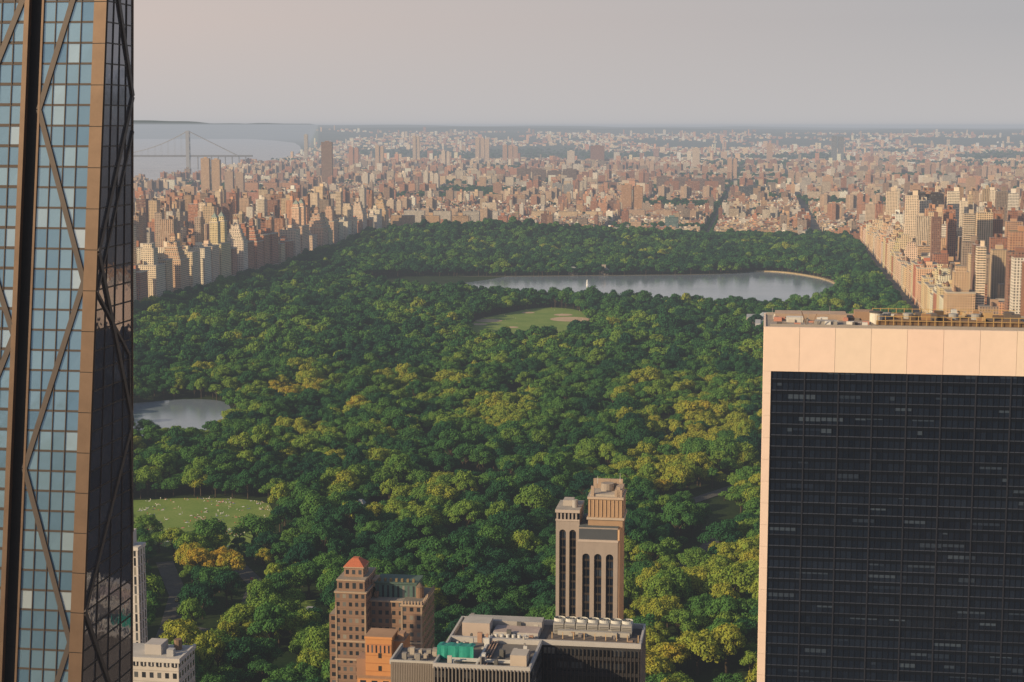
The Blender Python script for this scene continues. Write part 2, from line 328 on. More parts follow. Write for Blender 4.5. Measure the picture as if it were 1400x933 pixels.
X=X[k];Y=Y[k];n=len(X)
lo=np.array([noise.noise(Vector((x/130,y/130,1.7))) for x,y in zip(X,Y)]); lo2=np.array([noise.noise(Vector((x/45,y/45,9.7))) for x,y in zip(X,Y)])
tint=.36+.38*lo+.28*lo2+rng.normal(0,.17,n)
pxx=700+F*X/Y
tint+=np.where((Y<1350)&(pxx>820),.17,0)+np.where((Y>1150)&(Y<1800)&(pxx>380),.08,0)-np.where(Y>2400,.09,0)+np.where((Y<1250)&(pxx<460),.05,0)
tint=np.clip(tint,0,.84)
for (qx,qy,rr,tt) in ((405,527,28,.92),(430,520,18,.86),(375,490,12,.88),(955,592,48,.84),(1000,580,40,.83),(890,575,26,.78),(280,765,16,.93),(318,770,14,.92),(358,762,10,.9),(905,660,12,.92),(480,560,20,.84),(730,430,12,.84),(520,800,10,.88),(570,810,15,.84),(945,900,25,.84),(890,840,20,.82),(410,580,26,.8),(680,560,40,.78),(1010,760,25,.8),(600,650,14,.87),(460,620,10,.86)):
    gx,gy=G(qx,qy,14); dd=np.hypot(X-gx,(Y-gy)*.6); kk=(dd<rr)&(rng.random(n)<.8); tint[kk]=tt+rng.normal(0,.04,kk.sum())
sc=rng.normal(1.0,.20,n)*(1+.22*lo2); sc=np.clip(sc,.5,1.5)
scl=np.stack([sc*rng.uniform(.9,1.15,n),sc*rng.uniform(.9,1.15,n),sc*rng.uniform(.82,1.18,n)],1)
zz=np.array([terr(x,y) for x,y in zip(X,Y)]); idx=rng.integers(0,8,n); rt=np.stack([np.zeros(n),np.zeros(n),rng.uniform(0,6.28,n)],1); PP=np.stack([X,Y,zz],1)
nr_=Y<1900
scatter('park_trees',tcol,PP[nr_],rt[nr_],scl[nr_],idx[nr_],tint[nr_]); nf_=~nr_
scatter('distant_park_trees',fcol,PP[nf_],rt[nf_],scl[nf_],idx[nf_],tint[nf_])
print('park trees',n)
# ------------------------------------------------------------ distant city
hud=[G(-700,275,0),G(-100,268,0),G(190,250),G(246,247),G(262,240),G(300,232),G(350,225),G(400,216),G(415,203),G(400,194),G(320,189),G(200,188),G(-700,188)]
hud=smoothpoly(hud,1)
flatsheet('hudson_river_water',hud,.5,M_river)
def hillz(x,y):
    if y<13000: return 0.0
    p=700+F*x/y; tgt=268+ (130*max(0,(450-p)/450) if p<450 else -70*min(1,(p-450)/800))
    a=(y-13000)/15000.; a=min(1,a); a=a*a*(3-2*a)
    if p<430: a*= max(0,min(1,(y-36000)/8000)); tgt*=1.1+ .3*max(0,(300-p)/300)
    n_=noise.noise(Vector((x/2600,y/2600,.5)))*.22+noise.noise(Vector((x/900,y/900,2.5)))*.08
    return max(0,tgt*a*(1+n_))
brick=[(.40,.18,.10),(.34,.15,.09),(.45,.24,.14),(.52,.34,.20),(.56,.42,.27),(.60,.48,.34),(.66,.57,.45),(.25,.13,.09),(.74,.68,.59),(.42,.29,.20),(.50,.26,.15),(.62,.50,.37),(.30,.23,.18),(.54,.49,.43)]
def bcol():
    c=random.choice(brick); k=random.uniform(.7,1.25); return tuple(min(.8,x*k) for x in c)
def rcol():
    t=random.random()
    if t<.6: k=random.uniform(.06,.24); return (k,k*.98,k*.98)
    if t<.87: k=random.uniform(.28,.5); return (k,k*.97,k*.92)
    return random.choice([(.28,.14,.09),(.6,.6,.58),(.05,.05,.05),(.10,.14,.08)])
city=MB(); ctree=[]
def lot(mb,u0,u1,v0,v1,h,z0=0,detail=True,col=None,mw=None):
    c=col or bcol(); mw=mw if mw is not None else random.choice([0,0,0,4 if h>40 else 0,3 if h>40 else 0])
    mb.box(u0,u1,v0,v1,z0,z0+h,mw,1,c,rcol())
    if detail and u1-u0>6:
        a=u0+(u1-u0)*random.uniform(.2,.6); b=v0+(v1-v0)*random.uniform(.2,.6); t=random.uniform(2.5,5)*(1+(h>40))
        mb.box(a,a+min(6+(h>40)*5,(u1-u0)*.4),b,b+min(6+(h>40)*5,(v1-v0)*.4),z0+h,z0+h+t,2,1,c,rcol())
        if h>35 and random.random()<.4:
            mb.cyl(a+2,b-2.5,z0+h+1,z0+h+5,1.9,1.9,8,2,(.16,.1,.07),False); mb.cyl(a+2,b-2.5,z0+h+5,z0+h+6.4,2.1,.05,8,2,(.1,.07,.05),False)
def region_h(u,v,side):
    r=random.random()
    if side=='W':
        return random.uniform(15,26) if r<.36 else (random.uniform(38,66) if r<.82 else random.uniform(75,125))
    if side=='E':
        return random.uniform(16,26) if r<.32 else (random.uniform(42,72) if r<.78 else random.uniform(80,145))
    k=noise.noise(Vector((u/600,v/600,21.3)))
    if v<6500: return random.uniform(12,23) if r<.88-k*.3 else random.uniform(26,52)
    return random.uniform(9,22) if r<.86-k*.35 else random.uniform(26,62)
def do_block(u0,u1,v0,v1,side):
    x,y=W((u0+u1)/2,(v0+v1)/2)
    if not (y>1500 and 60<700+F*x/y<1560): return
    cs=[W(u0,v0),W(u1,v0),W(u1,v1),W(u0,v1),(x,y)]
    if inpoly([c[0] for c in cs],[c[1] for c in cs],hud).any(): return
    nz=noise.noise(Vector((x/420,y/520,5.1)))
    far=v0>6600
    if side=='N' and nz>.30 and v0>VN+120:
        for _ in range(int((u1-u0)*(v1-v0)/170)):
            a,b=W(random.uniform(u0,u1),random.uniform(v0,v1+20)); ctree.append((a,b,0,random.uniform(.8,1.2),random.uniform(.05,.4)))
        return
    r=random.random()
    if side=='N' and r<.11:
        c=random.choice([(.36,.17,.10),(.40,.21,.13),(.28,.18,.12),(.48,.35,.25)]); hh=random.uniform(38,62)
        for i in range(3):
            uc=u0+(u1-u0)*(i+.5)/3; vc=(v0+v1)/2
            city.box(uc-17,uc+17,vc-6,vc+6,0,hh,0,1,c,rcol()); city.box(uc-6,uc+6,vc-17,vc-6,0,hh,0,1,c,rcol()); city.box(uc-6,uc+6,vc+6,vc+17,0,hh,0,1,c,rcol())
            city.box(uc-4,uc+4,vc-4,vc+4,hh,hh+5,2,1,c,rcol())
            for _ in range(12):
                a,b=W(uc+random.choice([-1,1])*random.uniform(20,38),vc+random.uniform(-30,30)); ctree.append((a,b,0,random.uniform(.6,1.0),random.uniform(.1,.5)))
        return
    if r<.18 and side=='N':
        hh=random.uniform(30,60); c=bcol(); uu_=u0+10
        while uu_+60<u1:
            lot(city,uu_,uu_+random.uniform(38,60),v0+15,v0+33,hh,0,True,c,3 if random.random()<.4 else 0); uu_+=80
            for _ in range(7):
                a,b=W(uu_-random.uniform(0,70),v0+random.uniform(36,58)); ctree.append((a,b,0,random.uniform(.6,.9),random.uniform(.1,.5)))
        return
    mid=(v0+v1)/2
    for (a,b) in ((v0,mid-5),(mid+5,v1)):
        u=u0; blockc=bcol() if random.random()<.35 else None; bh=random.uniform(14,20)
        while u<u1-6:
            wd=random.uniform(14,38) if far else random.uniform(7,28)
            if side!='N' : wd=random.uniform(10,34)
            wd=min(wd,u1-u)
            if random.random()<.88:
                h=region_h(u,v0,side)
                if side=='N' and random.random()<.45: h=bh+random.uniform(-1.5,1.5)
                if h>70: wd=min(wd,24)
                b2=b-random.uniform(0,9) if a==v0 else b; a2=a+random.uniform(0,9) if a!=v0 else a
                c=blockc if (blockc and random.random()<.6) else None
                if c: kk=random.uniform(.8,1.2); c=tuple(q*kk for q in c)
                lot(city,u,u+wd-.05,a2,b2,h,0,not far or random.random()<.3,c)
            elif random.random()<.8:
                for _ in range(2):
                    p_,q_=W(u+wd*random.random(),(a+b)/2+random.uniform(-9,9)); ctree.append((p_,q_,0,random.uniform(.6,1.0),random.uniform(.1,.5)))
            u+=wd
    if random.random()<.75 and v0<9500:
        for i in range(int((u1-u0)/12)):
            if random.random()<.75:
                a,b=W(u0+i*12+4,v0-8); ctree.append((a,b,0,random.uniform(.6,1.05),random.uniform(.05,.45)))
            if random.random()<.3:
                a,b=W(u0+i*12+4,mid); ctree.append((a,b,0,random.uniform(.7,1.1),random.uniform(.05,.45)))
v=VN+28
while v<11500:
    for kk in range(-22,26):
        ua=-135+280*kk; do_block(ua+17,ua+263,v,v+60,'N')
    v+=80
for ua in (-135,):
    for i in range(260):
        for s_ in (-10,10):
            if random.random()<.85:
                a,b=W(ua+s_,VN+30+i*11); ctree.append((a,b,0,random.uniform(.5,.75),random.uniform(.05,.35)))
v=1500
while v<VN+10:
    for kk in range(0,9):
        ue=UW-30-kk*270; do_block(ue-250,ue-(32 if kk==0 else 0),v,v+60,'W')
    for kk in range(0,12):
        us=UE+30+kk*200; do_block(us+(32 if kk==0 else 0),us+175,v,v+60,'E')
    v+=80
for i in range(14000):
    y=random.uniform(11300,24000); p=random.uniform(90,1500); x=(p-700)/F*y
    if random.random()<(y-11300)/15000*.8: continue
    if noise.noise(Vector((x/900,y/1800,7.7)))>.08: continue
    if inpoly([x],[y],hud)[0]: continue
    u,v_=UVc(x,y); w_=random.uniform(14,50); d_=random.uniform(14,35); t=random.random()
    h=random.uniform(10,24) if t<.92 else random.uniform(35,80)
    if t>.95: w_*=.6
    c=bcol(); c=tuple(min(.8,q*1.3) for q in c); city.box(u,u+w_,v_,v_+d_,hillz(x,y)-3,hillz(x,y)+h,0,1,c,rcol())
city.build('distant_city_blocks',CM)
for i in range(15000):
    y=random.uniform(5500,17000); p=random.uniform(90,1500); x=(p-700)/F*y
    if noise.noise(Vector((x/900,y/1800,7.7)))<.04 and y>11300: continue
    if y<=11300 and noise.noise(Vector((x/420,y/520,5.1)))<.28: continue
    if inpoly([x],[y],hud)[0]: continue
    ctree.append((x,y,hillz(x,y)-2,random.uniform(.9,1.9),random.uniform(0,.4)))
ct=np.array(ctree); n=len(ct); print('city trees',n,'city faces',len(city.f))
scatter('distant_street_trees',fcol,ct[:,:3],np.stack([np.zeros(n),np.zeros(n),rng.uniform(0,6.28,n)],1),np.repeat(ct[:,3:4],3,1),rng.integers(0,8,n),ct[:,4])
mb=MB(); ys=[13000*1.045**i for i in range(36)]; ps=np.linspace(-150,1600,150)
for j in range(len(ys)-1):
    for i in range(len(ps)-1):
        q=[]
        for (a,b) in ((i,j),(i+1,j),(i+1,j+1),(i,j+1)):
            yy=ys[b]; xx=(ps[a]-700)/F*yy; q.append((xx,yy,hillz(xx,yy)-1.0))
        if max(c[2] for c in q)>0: mb.poly(q)
M_hill=gm('wooded_hills',(.04,.07,.055),(.06,.09,.07),(.11,.12,.10),.0012,.006)
mb.build('hills',[M_hill])
mb=MB()
for i in range(24):
    y=13500+i*900; x=(175-700)/F*y-200
    y2=y+900; xb=(175-700)/F*y2-200
    h1=110+8*math.sin(i*1.3); h2=110+8*math.sin((i+1)*1.3)
    mb.poly([(x,y,0),(xb,y2,0),(xb-60,y2,h2),(x-60,y,h1)]); mb.poly([(x-60,y,h1),(xb-60,y2,h2),(xb-1500,y2,h2),(x-1500,y,h1)])
    if i==0: mb.poly([(x,y,0),(x-60,y,h1),(x-1500,y,h1),(x-1500,y,0)])
mb.build('palisades_cliff',[M_hill])
# ------------------------------------------------------------ landmark distant towers
def tower(pxc,pyt,wpx,d,col,mw=0,dep=18,name='apartment_tower',n=1,gap=.15):
    h=H-(pyt-172)*d/F; wt=wpx/F*d; w1=wt/n
    x=(pxc-700)/F*d; u,v=UVc(x,d); mb=MB()
    for i in range(n):
        a=u-wt/2+i*w1; b=a+w1*(1-(gap if n>1 else 0)); o=(i%2)*6; hh=h-(i*7%5)*2.5
        mb.box(a,b,v+o,v+dep+o,0,hh,mw,1,col,rcol()); mb.box(a+(b-a)*.3,a+(b-a)*.7,v+o+dep*.3,v+o+dep*.7,hh,hh+4.5,2,1,col,rcol())
    return mb.build(name,CM)
tower(816,199,19,11500,(.22,.11,.08)); tower(748,230,84,8000,(.15,.10,.08),n=4,gap=.12,mw=3); tower(770,250,30,6400,(.3,.3,.3),mw=3,n=2)
tower(864,252,30,5300,(.50,.29,.16),mw=3,n=2,gap=.08,dep=22); tower(945,241,96,7000,(.18,.12,.10),n=4,mw=3); tower(1030,254,42,6300,(.05,.06,.07),mw=3)
tower(448,194,15,7800,(.2,.12,.08)); tower(290,216,28,6300,(.46,.31,.19),n=2); tower(322,234,28,6600,(.40,.28,.2),n=2); tower(1143,186,18,13000,(.18,.2,.23),n=2,mw=3)
tower(918,296,18,4420,(.12,.2,.2),mw=3); tower(590,234,22,7000,(.6,.53,.45),n=3); tower(540,272,20,5200,(.6,.48,.36),n=2); tower(680,250,12,6500,(.35,.2,.13))
tower(1265,262,48,3500,(.05,.035,.03),mw=3,n=2,gap=.05,dep=30); tower(1300,265,18,3650,(.5,.31,.19)); tower(1222,280,30,4100,(.44,.28,.18),n=2); tower(1190,278,14,4300,(.55,.43,.32))
tower(1250,252,14,5000,(.45,.28,.18)); tower(1325,242,12,6000,(.45,.3,.2)); tower(1355,300,26,3000,(.55,.39,.26),mw=4); tower(1386,302,20,2750,(.46,.28,.18)); tower(1340,390,46,2600,(.26,.13,.09)); tower(1394,290,18,3300,(.34,.19,.13)); tower(1325,335,24,3100,(.55,.44,.33),n=1)
tower(570,186,10,12500,(.5,.38,.28),n=2); tower(660,188,20,12500,(.5,.37,.28),n=3); tower(698,198,22,11500,(.42,.27,.2),n=3); tower(520,199,12,10500,(.5,.36,.26),n=2); tower(485,201,14,10500,(.42,.22,.15),n=2); tower(420,184,5,12500,(.4,.35,.3))
tower(884,217,20,9500,(.5,.36,.27),n=3); tower(1090,234,28,8000,(.45,.31,.22),n=3); tower(1180,264,18,5200,(.46,.24,.15),n=2); tower(470,284,20,5200,(.46,.27,.18),n=2); tower(450,250,24,7000,(.56,.48,.40),n=2)
tower(230,270,30,4300,(.50,.35,.23),n=2,dep=25); tower(258,254,18,4900,(.46,.32,.23)); tower(205,283,24,3900,(.56,.42,.3),n=1); tower(380,266,14,4600,(.55,.42,.32)); tower(405,252,12,5600,(.42,.2,.13)); tower(950,202,10,10500,(.55,.45,.36)); tower(1050,196,8,12000,(.45,.3,.22)); tower(1000,216,14,9000,(.5,.33,.23),n=2); tower(1130,240,14,7000,(.5,.32,.2)); tower(1205,236,20,7600,(.5,.36,.27),n=3); tower(1270,222,16,9000,(.4,.25,.18),n=2); tower(1350,226,20,8600,(.5,.34,.25),n=3)
tower(640,262,16,6000,(.6,.5,.4),n=2); tower(505,236,18,7600,(.62,.55,.46),n=2); tower(610,206,12,10000,(.6,.5,.42),n=2); tower(780,206,10,11000,(.55,.48,.42)); tower(835,236,14,8500,(.62,.56,.5),n=2); tower(1370,252,12,6200,(.3,.16,.11)); tower(1290,292,14,4200,(.6,.48,.36)); tower(1210,296,14,3900,(.3,.17,.12))
sx,sy_=(1085-700)/F*7300,7300; mb=MB(); n=40
for (ra,rb_,za,zb) in ((1,1,0,28),(1,.97,28,30),(.97,.7,30,10)):
    for i in range(n):
        a0=2*math.pi*i/n;a1=2*math.pi*(i+1)/n; f_=lambda a,r,z:(sx+105*r*math.cos(a),sy_+85*r*math.sin(a),z)
        mb.poly([f_(a0,ra,za),f_(a1,ra,za),f_(a1,rb_,zb),f_(a0,rb_,zb)],2,(.68,.62,.55))
mb.build('stadium',CM)
# ------------------------------------------------------------ suspension bridge
mb=MB(); by=11100.; tx=(260-700)/F*by; zd=H-(213-172)*by/F; zt=H-(179-172)*by/F
sc_=(.27,.27,.28)
def fr0(u,v): return (u,v)
for tx_ in (tx,tx-1050):
    for s_ in (-17,17):
        mb.box(tx_-11,tx_+11,by+s_-6,by+s_+6,0,zt,0,0,sc_,fr=fr0)
    for z in (zd-8,zd+55,zd+110,zt-14): mb.box(tx_-8,tx_+8,by-17,by+17,z,z+9,0,0,sc_,fr=fr0)
    for i in range(4): mb.beam((tx_,by-17,zd+i*28),(tx_,by+17,zd+(i+1)*28),5,5,(1,0,0),0,sc_)
mb.box(tx-1300,tx+420,by-16,by+16,zd-6,zd+6,0,0,(.15,.15,.16),fr=fr0)
for s_ in (-17,17):
    N_=24; pr=None
    for i in range(N_+1):
        t=i/N_; x=tx-1050*t; z=zd+8+(zt-zd-8)*(2*t-1)**2; p=(x,by+s_,z)
        if pr: mb.beam(pr,p,3.5,3.5,(0,-1,0),0,sc_)
        mb.box(x-.5,x+.5,by+s_-.5,by+s_+.5,zd,z,0,0,sc_,fr=fr0); pr=p
    mb.beam((tx,by+s_,zt),(tx+330,by+s_,zd),3.5,3.5,(0,-1,0),0,sc_)
for i in range(8): mb.box(tx+60+i*45,tx+64+i*45,by-10,by+10,0,zd-6,0,0,sc_,fr=fr0)
mb.build('suspension_bridge',[M_plain])
# ------------------------------------------------------------ park-edge apartment buildings
def apt(u0,u1,v0,v1,h,col,style=0,trim=(.62,.54,.43)):
    mb=MB(); mb.box(u0,u1,v0,v1,0,h,0,1,col,rcol()); mb.box(u0-.6,u1+.6,v0-.6,v1+.6,9,10,2,2,trim); mb.box(u0-.7,u1+.7,v0-.7,v1+.7,h-1.3,h+.003,2,1,trim,(.25,.24,.22))
    w_,d_=u1-u0,v1-v0; z=h
    if style==1:
        for s_ in (0,1):
            a=v0+(0.02 if s_==0 else .70)*d_; b=a+.28*d_; uu0=u0+w_*.3; uu1=uu0+w_*.5
            mb.box(uu0,uu1,a,b,h,h+38,0,1,col,rcol()); mb.box(uu0-.5,uu1+.5,a-.5,b+.5,h+37,h+39,2,2,trim)
            mb.box(uu0+2,uu1-2,a+2,b-2,h+39,h+46,0,1,col); mb.hip(uu0+2,uu1-2,a+2,b-2,h+46,h+53,2,(.25,.3,.26),.38)
            mb.cyl((uu0+uu1)/2,(a+b)/2,h+53,h+58,.8,.1,6,2,(.25,.3,.26))
    elif style==2:
        for i in range(4):
            k=.07*(i+1); z2=z+5.5+i; mb.box(u0+w_*k,u1-w_*k,v0+d_*k,v1-d_*k,z,z2,0,1,col,rcol()); mb.box(u0+w_*k-.3,u1-w_*k+.3,v0+d_*k-.3,v1-d_*k+.3,z2-.6,z2+.3,2,1,trim,rcol()); z=z2
        mb.box(u0+w_*.38,u1-w_*.38,v0+d_*.38,v1-d_*.38,z,z+10,0,1,col); mb.hip(u0+w_*.36,u1-w_*.36,v0+d_*.36,v1-d_*.36,z+10,z+15,2,(.3,.18,.12),.35)
    elif style==3:
        mb.box(u0+w_*.25,u1-w_*.2,v0+d_*.25,v1-d_*.25,h,h+26,0,1,col,rcol()); mb.box(u0+w_*.32,u1-w_*.3,v0+d_*.32,v1-d_*.32,h+26,h+33,0,1,col,rcol())
    else:
        mb.box(u0+w_*.15,u1-w_*.3,v0+d_*.15,v1-d_*.2,h,h+3.5,0,1,col,rcol()); mb.box(u0+w_*.4,u1-w_*.35,v0+d_*.4,v1-d_*.3,h+3.5,h+9,2,1,col,rcol())
    a,b=u0+w_*.3,v0+d_*.12+1; mb.cyl(a,b,z+1,z+6,2.1,2.1,10,2,(.2,.12,.08),False); mb.cyl(a,b,z+6,z+8,2.4,.05,10,2,(.12,.08,.06),False)
    return mb.build('apartment_building',CM)
sty={2900:1,3120:2,3420:1,2700:2,3560:2,2560:3,2460:2}
v=1700
cw=[(.70,.52,.33),(.46,.19,.11),(.72,.58,.42),(.64,.43,.27),(.76,.66,.54),(.52,.24,.14)]
while v<VN-30:
    d_=random.uniform(24,42); h=random.uniform(46,72); st=0
    for kk in list(sty):
        if v<=kk<v+d_+24: st=sty.pop(kk); h=62 if st!=1 else 72; d_=56 if st==1 else 42
    if st==0 and random.random()<.3: st=random.choice([2,3])
    apt(UW-60,UW-22-random.uniform(0,8),v,v+d_,h,tuple(min(.82,q*random.uniform(.95,1.08)) for q in (random.choice(cw) if st!=1 else cw[0])),st); v+=d_+random.choice([10,22,26])
v=2250
while v<VN-10:
    d_=random.uniform(24,46); h=random.uniform(38,66); st=random.choice([0,0,0,2,3]) if v<3900 else 0
    if v>3500: h*=.85
    apt(UE+24,UE+60,v,v+d_,h,tuple(min(.82,q*random.uniform(.88,1.05)) for q in random.choice([cw[0],cw[2],cw[3],cw[4],cw[0],cw[1]])),st); v+=d_+random.choice([1,8,18])
# ------------------------------------------------------------ museum, gatehouses, fountain, obelisk
mb=MB(); u,v=uvp(1032,466,0)
mb.box(u,u+90,v,v+60,0,20,2,1,(.40,.38,.37),(.33,.35,.37)); mb.box(u-12,u+30,v+66,v+110,0,23,2,1,(.45,.42,.38),(.36,.38,.4)); mb.hip(u+4,u+24,v+70,v+100,23,28,2,(.33,.37,.4),.3)
for i in range(6): mb.box(u+i*14,u+i*14+7,v+4,v+50,20,22.5,2,1,(.4,.41,.43))
mb.build('art_museum',CM)
for p in (783,825):
    x,y=G(p,377); u,v=UVc(x,y); mb=MB()
    mb.box(u-9,u+9,v+4,v+14,0,11,0,1,(.36,.3,.25),bay=6,flr=6); mb.hip(u-10,u+10,v+3,v+15,11,16,1,(.2,.22,.22),.35); mb.box(u-3,u+3,v+2,v+4,0,12,2,2,(.3,.26,.22))
    if p==825: mb.box(u-4,u+4,v+5,v+12,11,20,2,1,(.3,.26,.22))
    mb.build('gatehouse',CM)
x,y=G(803,391); mb=MB(); M_spray=simple('water_spray',(.75,.76,.77),.6)
for i in range(7):
    a=i*.9; mb.cyl(x+1.2*math.cos(a),y+1.2*math.sin(a),.4,7+5*math.sin(i*2.1)**2,1.0,.2,6,0,fr=fr0)
mb.build('fountain_jet',[M_spray])
x,y=G(561,603,2); mb=MB(); mb.cyl(x,y,0,23,.8,.55,4,0,(.30,.24,.19),fr=fr0); mb.cyl(x,y,23,25,.55,.02,4,0,(.3,.24,.19),fr=fr0); mb.box(x-2.5,x+2.5,y-2.5,y+2.5,0,2,0,0,(.3,.28,.25),fr=fr0); mb.build('obelisk',[M_plain])
for (p,q,wd) in ((878,614,4.5),(493,686,2.5),(424,834,4)):
    x,y=G(p,q,14); u,v=UVc(x,y); mb=MB(); mb.box(u-wd,u+wd,v-4,v+4,0,12.5,2,1,(.40,.36,.32)); mb.hip(u-wd-.6,u+wd+.6,v-4.6,v+4.6,12.5,15.5,2,(.30,.30,.31),.3); mb.build('park_pavilion',CM)
# ------------------------------------------------------------ people & cars
M_cloth,nt,out=newmat('clothing'); at=nd(nt,'ShaderNodeAttribute',attribute_name='tint',attribute_type='INSTANCER')
c=ramp(nt,at.outputs['Fac'],[(0,(.7,.68,.65)),(.3,(.6,.15,.12)),(.45,(.1,.14,.3)),(.6,(.75,.73,.7)),(.75,(.5,.35,.2)),(.9,(.05,.05,.06))],'CONSTANT')
b=nd(nt,'ShaderNodeBsdfPrincipled',{'Base Color':c,'Roughness':.9}); nt.links.new(b.outputs[0],out.inputs[0])
M_skin=simple('skin',(.5,.32,.23),.6)
def person(name,J,E_,R):
    me=bpy.data.meshes.new(name); me.from_pydata(J,E_,[]); ob=bpy.data.objects.new(name,me); scene.collection.objects.link(ob)
    ob.modifiers.new('s','SKIN')
    for k_,r_ in enumerate(R): me.skin_vertices[0].data[k_].radius=(r_,r_); me.skin_vertices[0].data[k_].use_root=(k_==0)
    ob.modifiers.new('d','SUBSURF').levels=1
    dg=bpy.context.evaluated_depsgraph_get(); m2=bpy.data.meshes.new_from_object(ob.evaluated_get(dg)); m2.name=name
    bpy.data.objects.remove(ob); m2.materials.clear(); m2.materials.append(M_cloth); m2.materials.append(M_skin)
    hd=Vector(J[3])
    for p_ in m2.polygons: p_.material_index=1 if (p_.center-hd).length<.2 else 0
    return bpy.data.objects.new(name,m2)
pc=bpy.data.collections.new('people_prototypes')
EE=[(0,1),(1,2),(2,3),(1,4),(4,5),(5,6),(1,7),(7,8),(8,9),(0,10),(10,11),(11,12),(12,13),(0,14),(14,15),(15,16),(16,17)]
RR=[.15,.17,.06,.11,.06,.045,.035,.06,.045,.035,.09,.06,.045,.04,.09,.06,.045,.04]
stand=[(0,0,.92),(0,0,1.38),(0,0,1.52),(0,.02,1.66),(.2,0,1.38),(.26,0,1.1),(.27,.08,.85),(-.2,0,1.38),(-.26,0,1.1),(-.27,.1,.86),(.1,0,.86),(.12,.03,.48),(.13,0,.06),(.13,.14,.03),(-.1,0,.86),(-.12,.05,.48),(-.14,-.05,.06),(-.14,.1,.03)]
sit=[(0,0,.14),(0,-.08,.58),(0,-.07,.72),(0,-.04,.86),(.2,-.08,.58),(.28,.05,.36),(.2,.3,.38),(-.2,-.08,.58),(-.3,-.18,.3),(-.32,-.3,.06),(.1,.05,.14),(.18,.42,.42),(.16,.62,.06),(.16,.74,.04),(-.1,.05,.14),(-.18,.5,.16),(-.1,.85,.06),(-.1,.95,.1)]
lie=[(0,0,.14),(0,-.48,.15),(0,-.6,.17),(0,-.74,.18),(.2,-.46,.13),(.34,-.3,.08),(.3,-.05,.05),(-.2,-.46,.13),(-.36,-.6,.08),(-.2,-.8,.06),(.1,.06,.13),(.14,.45,.1),(.14,.85,.07),(.14,.93,.14),(-.1,.06,.13),(-.16,.4,.34),(-.14,.7,.06),(-.14,.82,.04)]
for nm,J in (('p0_stand',stand),('p1_sit',sit),('p2_lie',lie)): pc.objects.link(person(nm,J,EE,RR))
bl=MB(); bl.box(-1.1,1.1,-.8,.8,.005,.03,0,0,fr=fr0); bo=bl.build('p3_blanket',[M_cloth]); scene.collection.objects.unlink(bo); pc.objects.link(bo)
pts_=[]; xs=[p[0] for p in smead]; ys2=[p[1] for p in smead]
gcx=[(random.uniform(min(xs),max(xs)),random.uniform(min(ys2),max(ys2))) for _ in range(230)]
for (cx,cy) in gcx:
    for _ in range(random.randint(1,5)):
        x,y=cx+random.gauss(0,2.2),cy+random.gauss(0,2.2)
        if inpoly([x],[y],smead)[0]: pts_.append((x,y,.29,random.choice([0,0,1,1,1,2]),random.random()))
    if inpoly([cx],[cy],smead)[0]: pts_.append((cx,cy,.29,3,random.random()))
for _ in range(40):
    x,y=random.uniform(min(p[0] for p in glawn),max(p[0] for p in glawn)),random.uniform(min(p[1] for p in glawn),max(p[1] for p in glawn))
    if inpoly([x],[y],glawn)[0]: pts_.append((x,y,.28,0,random.random()))
pa=np.array(pts_); n=len(pa)
scatter('people_on_lawn',pc,pa[:,:3],np.stack([np.zeros(n),np.zeros(n),rng.uniform(0,6.28,n)],1),np.ones((n,3)),pa[:,3].astype(int),pa[:,4])
M_rub=simple('tyre_rubber',(.02,.02,.02),.8)
def car(x,y,ang,col,z=.5):
    mp=simple('car_paint',col,.3,.2,1,.05,.6); mg=simple('car_glass',(.02,.025,.03),.1,0,1,.05,.8)
    ca,sa=math.cos(ang),math.sin(ang); fr=lambda u,v:(x+u*ca-v*sa,y+u*sa+v*ca); mb=MB()
    prof=[(-2.2,.35),(-2.25,.8),(-1.9,.95),(-1.2,1.0),(-.8,1.42),(.7,1.45),(1.2,1.0),(2.0,.9),(2.25,.65),(2.2,.35)]
    L_=[(*fr(a,-.88),z+b) for a,b in prof]; R_=[(*fr(a,.88),z+b) for a,b in prof]
    mb.poly(L_,0); mb.poly(R_[::-1],0)
    for i in range(len(prof)):
        j=(i+1)%len(prof); mb.poly([L_[i],R_[i],R_[j],L_[j]],1 if i in (3,5) else 0)
    for s_ in (-.9,.9): mb.poly([(*fr(a,s_),z+b) for a,b in ((-1.05,1.03),(1.05,1.03),(.65,1.38),(-.75,1.36))],1)
    for a in (-1.4,1.4):
        for s_ in (-.92,.72):
            A=[(*fr(a+.34*math.cos(t*math.pi/6),s_),z+.34+.34*math.sin(t*math.pi/6)) for t in range(12)]; B=[(*fr(a+.34*math.cos(t*math.pi/6),s_+.2),z+.34+.34*math.sin(t*math.pi/6)) for t in range(12)]
            mb.poly(A,2); mb.poly(B[::-1],2)
            for t in range(12): mb.poly([A[t],A[(t+1)%12],B[(t+1)%12],B[t]],2)
    return mb.build('car',[mp,mg,M_rub])
for (ri,t,cl) in ((0,.3,(.7,.7,.7)),(0,.6,(.55,.38,.04)),(1,.35,(.05,.05,.06)),(1,.55,(.6,.6,.6)),(1,.8,(.3,.04,.03)),(1,.2,(.7,.7,.72))):
    r=roads[ri]; i=int(t*(len(r)-1)); tt=t*(len(r)-1)-i; a,b=r[i],r[i+1]; car(a[0]+(b[0]-a[0])*tt,a[1]+(b[1]-a[1])*tt,math.atan2(b[1]-a[1],b[0]-a[0]),cl,.46+.03*ri)
